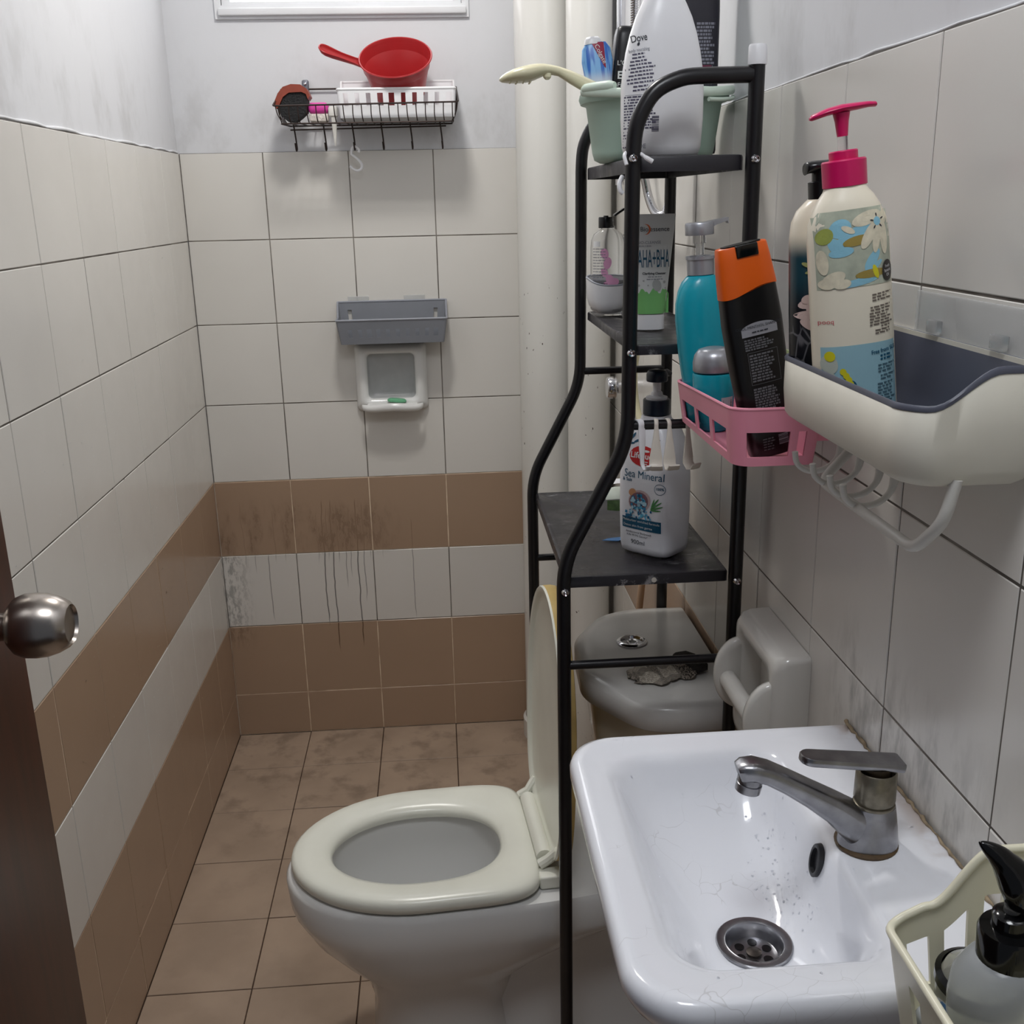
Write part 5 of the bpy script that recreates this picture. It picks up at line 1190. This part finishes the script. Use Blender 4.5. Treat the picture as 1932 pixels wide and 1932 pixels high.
for k, (cx_, cz_, a_, b_, an_) in enumerate(((-0.0135, 0.126, 0.0045, 0.0130, 0.05), (-0.0195, 0.109, 0.0085, 0.0046, 0.35), (-0.0205, 0.098, 0.0095, 0.0042, 0.0), (-0.0190, 0.089, 0.0085, 0.0040, -0.6), (-0.0130, 0.084, 0.0040, 0.0110, -0.2), (-0.012, 0.104, 0.0100, 0.0130, 0.0), (-0.0215, 0.1125, 0.0045, 0.0035, 0.8))):
    decal(t, B, ell(cx_, cz_, a_, b_, an_), PET, 0.0004+0.0001*k, 'petal_print')
for cx_, cz_, a_, b_, an_, c_ in ((-0.0155, 0.1445, 0.0030, 0.0048, 0.2, (150, 92, 62)), (-0.0215, 0.1430, 0.0042, 0.0018, -0.5, (150, 152, 96)), (-0.0195, 0.1365, 0.0034, 0.0014, 0.2, (150, 152, 96)), (-0.0140, 0.1385, 0.0040, 0.0030, 0.6, (98, 58, 44))):
    decal(t, B, ell(cx_, cz_, a_, b_, an_), mat('bud_print_%d_%d' % c_[:2], c_, 0.4, var=0), 0.0012, 'bud_print')

# ============================================================ TISSUE HOLDER
t = thing('tissue_holder', 'white ceramic toilet paper holder with empty roller on the right wall', 'holder', (0.97, -1.47, 0.72))
HOLDM = porcelain_mat('holder_ceramic', (216, 214, 208), rough=0.2)
fx, ya, yb, za, zb_ = 0.9560, -1.553, -1.388, 0.716, 0.884
def yzring(i0, x, r, ins=0.0): return [(x, p[0], p[1]) for p in rrect(ya+i0, yb-i0, za+i0, zb_-i0, 0, r, 6)]
part('body', MB().loft([yzring(0.0, 0.9995, 0.006), yzring(0.0, fx+0.018, 0.010), yzring(0.002, fx+0.008, 0.014), yzring(0.008, fx+0.001, 0.016), yzring(0.014, fx, 0.016), yzring(0.022, fx+0.001, 0.014), yzring(0.026, fx+0.008, 0.012), yzring(0.028, fx+0.030, 0.010)]), HOLDM, t, 60, world=True)
def ear(y0, y1):
    out = []
    for sc_, y in ((0.86, y0), (0.97, y0+0.0015), (1.0, (y0+y1)/2), (0.97, y1-0.0015), (0.86, y1)):
        r_ = []
        for k in range(29):
            a = math.radians(78+204*k/28); r_.append((0.962+0.0355*sc_*math.cos(a), y, 0.800+0.050*sc_*math.sin(a)))
        out.append(r_)
    return MB().loft(out)
for y0, y1 in ((-1.412, -1.398), (-1.545, -1.531)): part('bracket_ear', ear(y0, y1), HOLDM, t, 60, world=True)
part('roller', MB().tube([(0.9445, -1.5315, 0.794), (0.9445, -1.4115, 0.794)], 0.0115, 28), DIRTYW, t, world=True)

# ============================================================ BASIN
t = thing('wash_basin', 'white porcelain wash basin with cracked glaze on the right wall', 'sink', (0.85, -1.853, 0.70))
def rr4(x0, x1, y0, y1, z, rl, rg): return rrect(x0, x1, y0, y1, z, [rl, rg, rg, rl], 9)
sk = MB(); R_ = 0.050
rings = [rr4(0.800, 0.996, -1.985, -1.720, 0.735, 0.07, 0.01), rr4(0.762, 0.997, -2.018, -1.690, 0.770, 0.065, 0.006), rr4(0.728, 0.998, -2.036, -1.672, 0.805, 0.060, 0.004), rr4(0.706, 0.9985, -2.043, -1.664, 0.832, 0.055, 0.003),
         rr4(0.7005, 0.9985, -2.046, -1.6615, 0.845, R_+0.002, 0.003), rr4(0.7005, 0.9985, -2.046, -1.6615, 0.853, R_, 0.003), rr4(0.7030, 0.9985, -2.0435, -1.664, 0.8595, R_-0.002, 0.003), rr4(0.7085, 0.9985, -2.038, -1.6695, 0.8622, R_-0.005, 0.003),
         rr4(0.7160, 0.990, -2.031, -1.677, 0.8612, 0.042, 0.012), rr4(0.7230, 0.938, -2.022, -1.685, 0.8590, 0.040, 0.030), rr4(0.7320, 0.9130, -2.010, -1.694, 0.8585, 0.042, 0.030), rr4(0.7390, 0.9060, -2.003, -1.701, 0.8550, 0.040, 0.030),
         rr4(0.7450, 0.9020, -1.998, -1.707, 0.8470, 0.040, 0.030), rr4(0.7530, 0.8985, -1.991, -1.716, 0.832, 0.042, 0.032), rr4(0.7640, 0.8950, -1.984, -1.735, 0.812, 0.045, 0.034), rr4(0.7760, 0.8905, -1.974, -1.765, 0.793, 0.045, 0.036),
         rr4(0.7900, 0.8800, -1.958, -1.800, 0.7800, 0.040, 0.036), rr4(0.8000, 0.8740, -1.940, -1.825, 0.7745, 0.036, 0.034)]
cx_, cy_ = 0.8395, -1.8785
def circ_match(ring, r, z):
    out = []
    for p in ring:
        a = math.atan2(p[1]-cy_, p[0]-cx_); out.append((cx_+r*math.cos(a), cy_+r*math.sin(a), z))
    return out
rings += [circ_match(rings[-1], 0.0335, 0.7715), circ_match(rings[-1], 0.0300, 0.7705), circ_match(rings[-1], 0.0295, 0.742)]
sk.loft(rings, True, False)
basin = part('basin', sk, SINKM, t, 75, world=True)
part('pedestal', MB().loft([rrect(0.86, 0.996, -1.93, -1.775, z, 0.04, 5) for z in (0.0, 0.05)]+[rrect(0.868, 0.996, -1.92, -1.785, 0.06, 0.04, 5), rrect(0.866, 0.996, -1.925, -1.78, 0.60, 0.04, 5), rrect(0.84, 0.996, -1.95, -1.75, 0.745, 0.045, 5)]), CREAMC, t, 60, world=True)
dr_ = part('drain', MB().lathe([(0.0330, 0.7718), (0.0330, 0.7738), (0.0320, 0.7746), (0.0262, 0.7738), (0.0250, 0.7742), (0.0240, 0.7730), (0.0228, 0.7680), (0.0205, 0.7625), (0.0, 0.7615)], (cx_, cy_, 0), n=48, cap0=False, cap1=False), DULLCH, t, 40, world=True)
for k in range(6):
    a = 2*PI*k/6+0.35; part('drain_hole', MB().lathe([(0.0042, 0.7618), (0.0042, 0.7628), (0.0, 0.7628)], (cx_+0.0135*math.cos(a), cy_+0.0135*math.sin(a), 0), n=16, cap0=False), BLACKP, dr_, world=True)
part('drain_screw', MB().lathe([(0.0068, 0.7615), (0.0066, 0.7640), (0.003, 0.7650), (0.0, 0.7650)], (cx_, cy_, 0), n=20, cap0=False), mat('rusty_steel', (70, 64, 60), 0.4, 0.8, var=0.2, vscale=200), dr_, world=True)
ov = MB().loft([[(x, -1.8575+ry*math.cos(a), 0.8370+rz*math.sin(a)) for a in [2*PI*k/28 for k in range(28)]] for x, ry, rz in ((0.9000, 0.0108, 0.0155), (0.8960, 0.0105, 0.0152), (0.8952, 0.0090, 0.0136), (0.8958, 0.0075, 0.0116), (0.8990, 0.0072, 0.0112))], False, True)
for i, v in enumerate(ov.v): ov.v[i] = (v[0]+(0.837-v[2])*-0.16, v[1], v[2])
part('overflow_ring', ov, mat('dark_rubber', (40, 40, 44), 0.35), t, 50, world=True)
P = [(0.9975+random.uniform(-0.001, 0.0005), -1.664-0.379*k/70, 0.8628+random.uniform(-0.0008, 0.0012)) for k in range(71)]
SEAL = mat('stained_sealant', (156, 138, 112), 0.6, var=0.45, vscale=70, bump=0.6, bscale=200)
part('sealant', MB().tube(P, [random.uniform(0.0007, 0.0024) for _ in P], 8), SEAL, t, 80, world=True)

# tap
tp = thing('basin_tap', 'worn chrome tap with flat lever on the basin deck', 'tap', (0.940, -1.868, 0.8595))
part('base_gasket', MB().lathe([(0.0262, -0.0005), (0.0265, 0.0012), (0.0240, 0.0022)], (-0.004, 0, 0), n=36), mat('grimy_gasket', (84, 66, 44), 0.6, var=0.3, vscale=120), tp)
bd = MB(); rings = []
for z, rx0, rx1, ry in ((0.0015, 0.0290, 0.0225, 0.0222), (0.006, 0.0280, 0.0222, 0.0218), (0.018, 0.0235, 0.0210, 0.0198), (0.030, 0.0200, 0.0192, 0.0180), (0.038, 0.0180, 0.0178, 0.0170)):
    rings.append([((-rx0 if math.cos(a) < 0 else rx1)*abs(math.cos(a)), ry*math.sin(a), z) for a in [2*PI*k/40 for k in range(40)]])
bd.loft(rings); part('tap_body', bd, DULLCH, tp, 60)
sp_ = MB(); rings = []
for x, z, hy, hz, an in ((0.004, 0.012, 0.0150, 0.0100, 10), (-0.016, 0.0205, 0.0155, 0.0165, 27), (-0.038, 0.0385, 0.0138, 0.0120, 27), (-0.058, 0.0520, 0.0130, 0.0098, 27), (-0.078, 0.0645, 0.0125, 0.0086, 26), (-0.094, 0.0735, 0.0125, 0.0082, 22), (-0.106, 0.0775, 0.0122, 0.0084, 8), (-0.1145, 0.0770, 0.0112, 0.0084, -8), (-0.1185, 0.0755, 0.0085, 0.0072, -16)):
    a_ = math.radians(an); ux, uz = math.sin(a_), math.cos(a_)
    rings.append([(x+hz*v*ux*1.0, hy*u, z+hz*v*uz) for u, v in [(math.copysign(abs(math.cos(b))**0.55, math.cos(b)), math.copysign(abs(math.sin(b))**0.6, math.sin(b))) for b in [2*PI*k/28 for k in range(28)]]])
sp_.loft(rings); spo = part('spout', sp_, DULLCH, tp, 60)
part('aerator', MB().lathe([(0.0108, 0.0), (0.0108, -0.004), (0.0098, -0.0045), (0.0098, -0.0060), (0.0108, -0.0065), (0.0106, -0.0135), (0.0088, -0.0142), (0.0, -0.0125)], n=28, cap0=False, cap1=False).xf(Matrix.Translation((-0.1075, 0, 0.0710)) @ Matrix.Rotation(math.radians(10), 4, 'Y')), DULLCH, spo)
part('valve_collar', MB().lathe([(0.0165, 0.036), (0.0172, 0.0385), (0.0172, 0.040), (0.0158, 0.0405), (0.0168, 0.0425), (0.0172, 0.0440), (0.0168, 0.0690), (0.0155, 0.0705), (0.0150, 0.0700), (0.0148, 0.0665), (0.0, 0.0660)], n=40, cap0=False, cap1=False), mat('tarnished_collar', (128, 122, 108), 0.35, 0.8, var=0.25, vscale=90), tp, 40)
part('lever_stem', MB().lathe([(0.0125, 0.066), (0.0125, 0.0745)], n=28), mat('dark_brass', (58, 48, 36), 0.5, 0.7), tp)
lv = MB(); pts = []
for k in range(13): a = PI/2+PI*k/12; pts.append((-0.058+0.0100*math.cos(a), 0.0100*math.sin(a)))
pts += [(0.0190, -0.0115), (0.0205, -0.0095), (0.0205, 0.0095), (0.0190, 0.0115)]
lv.loft([[(x*q, y*q2, z) for x, y in pts] for z, q, q2 in ((0.0, 0.985, 0.93), (0.0012, 1.0, 1.0), (0.0055, 1.0, 1.0), (0.0068, 0.985, 0.93))]).xf(Matrix.Translation((0, 0, 0.0740)) @ Matrix.Rotation(math.radians(7), 4, 'Y'))
part('lever', lv, DULLCH, tp, 40)

# water drops on the basin and the left wall
drops = MB(); dg = bpy.context.evaluated_depsgraph_get()
bm = bmesh.new(); bm.from_mesh(basin.data); bv = BVHTree.FromBMesh(bm); bl = basin.parent.location
def drop(mb, p, n, r, st=1.0):
    n = n.normalized(); u = n.orthogonal().normalized(); v = n.cross(u); rings = []
    for q, h in ((1.0, 0.0), (0.8, 0.38), (0.4, 0.60)): rings.append([p+(u*math.cos(a)+v*math.sin(a))*r*q+n*r*h for a in [2*PI*k/8 for k in range(8)]])
    mb.loft(rings, False, True)
random.seed(5); cnt = 0
while cnt < 190:
    x, y = (random.uniform(0.71, 0.99), random.uniform(-2.03, -1.67)) if random.random() < 0.45 else (random.uniform(0.86, 0.90), random.uniform(-1.88, -1.74))
    h = bv.ray_cast(Vector((x, y, 1.2))-bl, Vector((0, 0, -1)))
    if h[0] is None or math.hypot(x-cx_, y-cy_) < 0.036 or math.hypot(x-0.94, y+1.868) < 0.03: continue
    drop(drops, h[0]+bl, h[1] if h[1].z > 0 else -h[1], random.choice((0.0005, 0.0006, 0.0008, 0.0013))); cnt += 1
bm.free()
WATER = mat('water', (250, 252, 255), 0.02, trans=1.0, ior=1.33, var=0)
d_ = part('water_drops', drops, WATER, t, 80, world=True); d_['kind'] = 'stuff'
dw = MB()
for k in range(420):
    y = -0.75+random.gauss(0, 0.28); z = 0.72+random.gauss(0, 0.24)
    if not (-1.6 < y < -0.03 and 0.05 < z < 1.45): continue
    drop(dw, Vector((0.0002, y, z)), Vector((1, 0, 0)), random.choice((0.0009, 0.0012, 0.0018)))
d_ = part('water_drops', dw, WATER, wl, 80); d_['kind'] = 'stuff'

# ============================================================ CREAM BASKET AT THE LOWER RIGHT
t = thing('toiletry_basket', 'cream slotted basket overlapping the near right corner of the basin', 'basket', (0.93, -2.15, 0.862))
def zt_c(x, y):
    q = min(1, max(0, (x-0.895)/0.040)); q = q*q*(3-2*q); return 0.932+0.010*min(1, max(0, (x-0.872)/0.02))+0.040*q
def hole_c(x, y, t):
    if not (0.30 < t < 0.74): return False
    if y > -2.062: q = ((x-0.878)/0.0255) % 1.0; return 0.878 < x < 0.985 and q < 0.58
    if y < -2.30: q = ((x-0.878)/0.0255) % 1.0; return 0.878 < x < 0.985 and q < 0.58
    if x < 0.875: q = ((y+2.29)/0.030) % 1.0; return -2.29 < y < -2.08 and q < 0.55
    return False
m1, m2 = tray(0.864, 0.9955, -2.310, -2.056, 0.864, zt_c, r=[0.016, 0.006, 0.006, 0.014], th=0.0026, taper=0.010, hole=hole_c, tl=(0, 0.30, 0.74, 1.0), step=0.0026, rim=0.0030)
part('basket_wall', m1, CREAMP, t, 50, world=True); part('rim', m2, CREAMP, t, 60, world=True)
t = thing('soap_pump_bottle', 'clear bottle with black collar and upright black pump in the cream basket', 'bottle', (0.9180, -2.120, 0.8672), (0, math.radians(-3), 0))
t.scale = (1.25, 1.25, 1.25)
BB = Bottle([(0, 0.024, 0.020), (0.003, 0.0265, 0.0225), (0.045, 0.0270, 0.0230), (0.058, 0.0250, 0.0215), (0.066, 0.0190, 0.0175), (0.070, 0.0140, 0.0140)], 2.1, 44)
part('bottle_body', BB.mb(), mat('cloudy_bottle', (206, 210, 212), 0.22, trans=0.55, ior=1.25, var=0), t, 60)
decal(t, BB, rectd(-0.018, 0.016, 0.006, 0.036, 12, 3), RED, name='red_label')
part('pump_collar', MB().lathe([(0.0135, 0.066), (0.0148, 0.0665), (0.0148, 0.0835), (0.0138, 0.0855), (0.0090, 0.0862), (0.0086, 0.0930), (0.0065, 0.0945), (0.0, 0.0948)], n=32), BLACKG, t, 40)
part('pump_stem', MB().lathe([(0.0038, 0.0945), (0.0038, 0.102)], n=16), CLEARG, t)
part('pump_head', MB().tube(spline([(0.004, 0.0, 0.0980), (0.003, 0.0, 0.106), (0.0, 0.002, 0.114), (-0.007, 0.004, 0.1235), (-0.0150, 0.006, 0.1300)], 5), [0.0066+0.0022*math.sin(PI*min(1, k/13.0))-0.0062*max(0, (k-10)/10.0)**2 for k in range(21)], 16), BLACKG, t, 70)
t = thing('lotion_bottle', 'pale round bottle with black base rim leaning in the cream basket', 'bottle', (0.9120, -2.0885, 0.8685), (math.radians(5), 0, 0))
t.scale = (1.12, 1.12, 1.12)
part('bottle_body', MB().lathe([(0.0, 0.0), (0.017, 0.0), (0.020, 0.003), (0.0205, 0.035), (0.0175, 0.045), (0.010, 0.050), (0.0, 0.051)], n=36), CLEARG, t, 50)
part('black_rim', MB().lathe([(0.0200, 0.036), (0.0222, 0.037), (0.0222, 0.042), (0.0190, 0.044)], n=36, cap0=False, cap1=False), BLACKG, t)
for lab, loc, rot, c in (('small blue and white packet lying in the front corner of the cream basket', (0.8955, -2.096, 0.8690), 0.3, (42, 120, 178)), ('teal and white sachet lying nearer the camera in the cream basket', (0.8955, -2.190, 0.8690), -0.5, (30, 108, 138))):
    t = thing('packet', lab, 'packet', loc, (math.radians(8), math.radians(-6), rot))
    part('packet_body', MB().box(-0.014, 0.014, -0.019, 0.019, 0, 0.020, 0.006), mat('clear_white_packet', (222, 226, 230), 0.2, trans=0.2), t)
    part('printed_panel', MB().box(-0.006, 0.009, 0.000, 0.012, 0.0198, 0.0204), mat('packet_ink_%d' % c[0], c, 0.3), t)
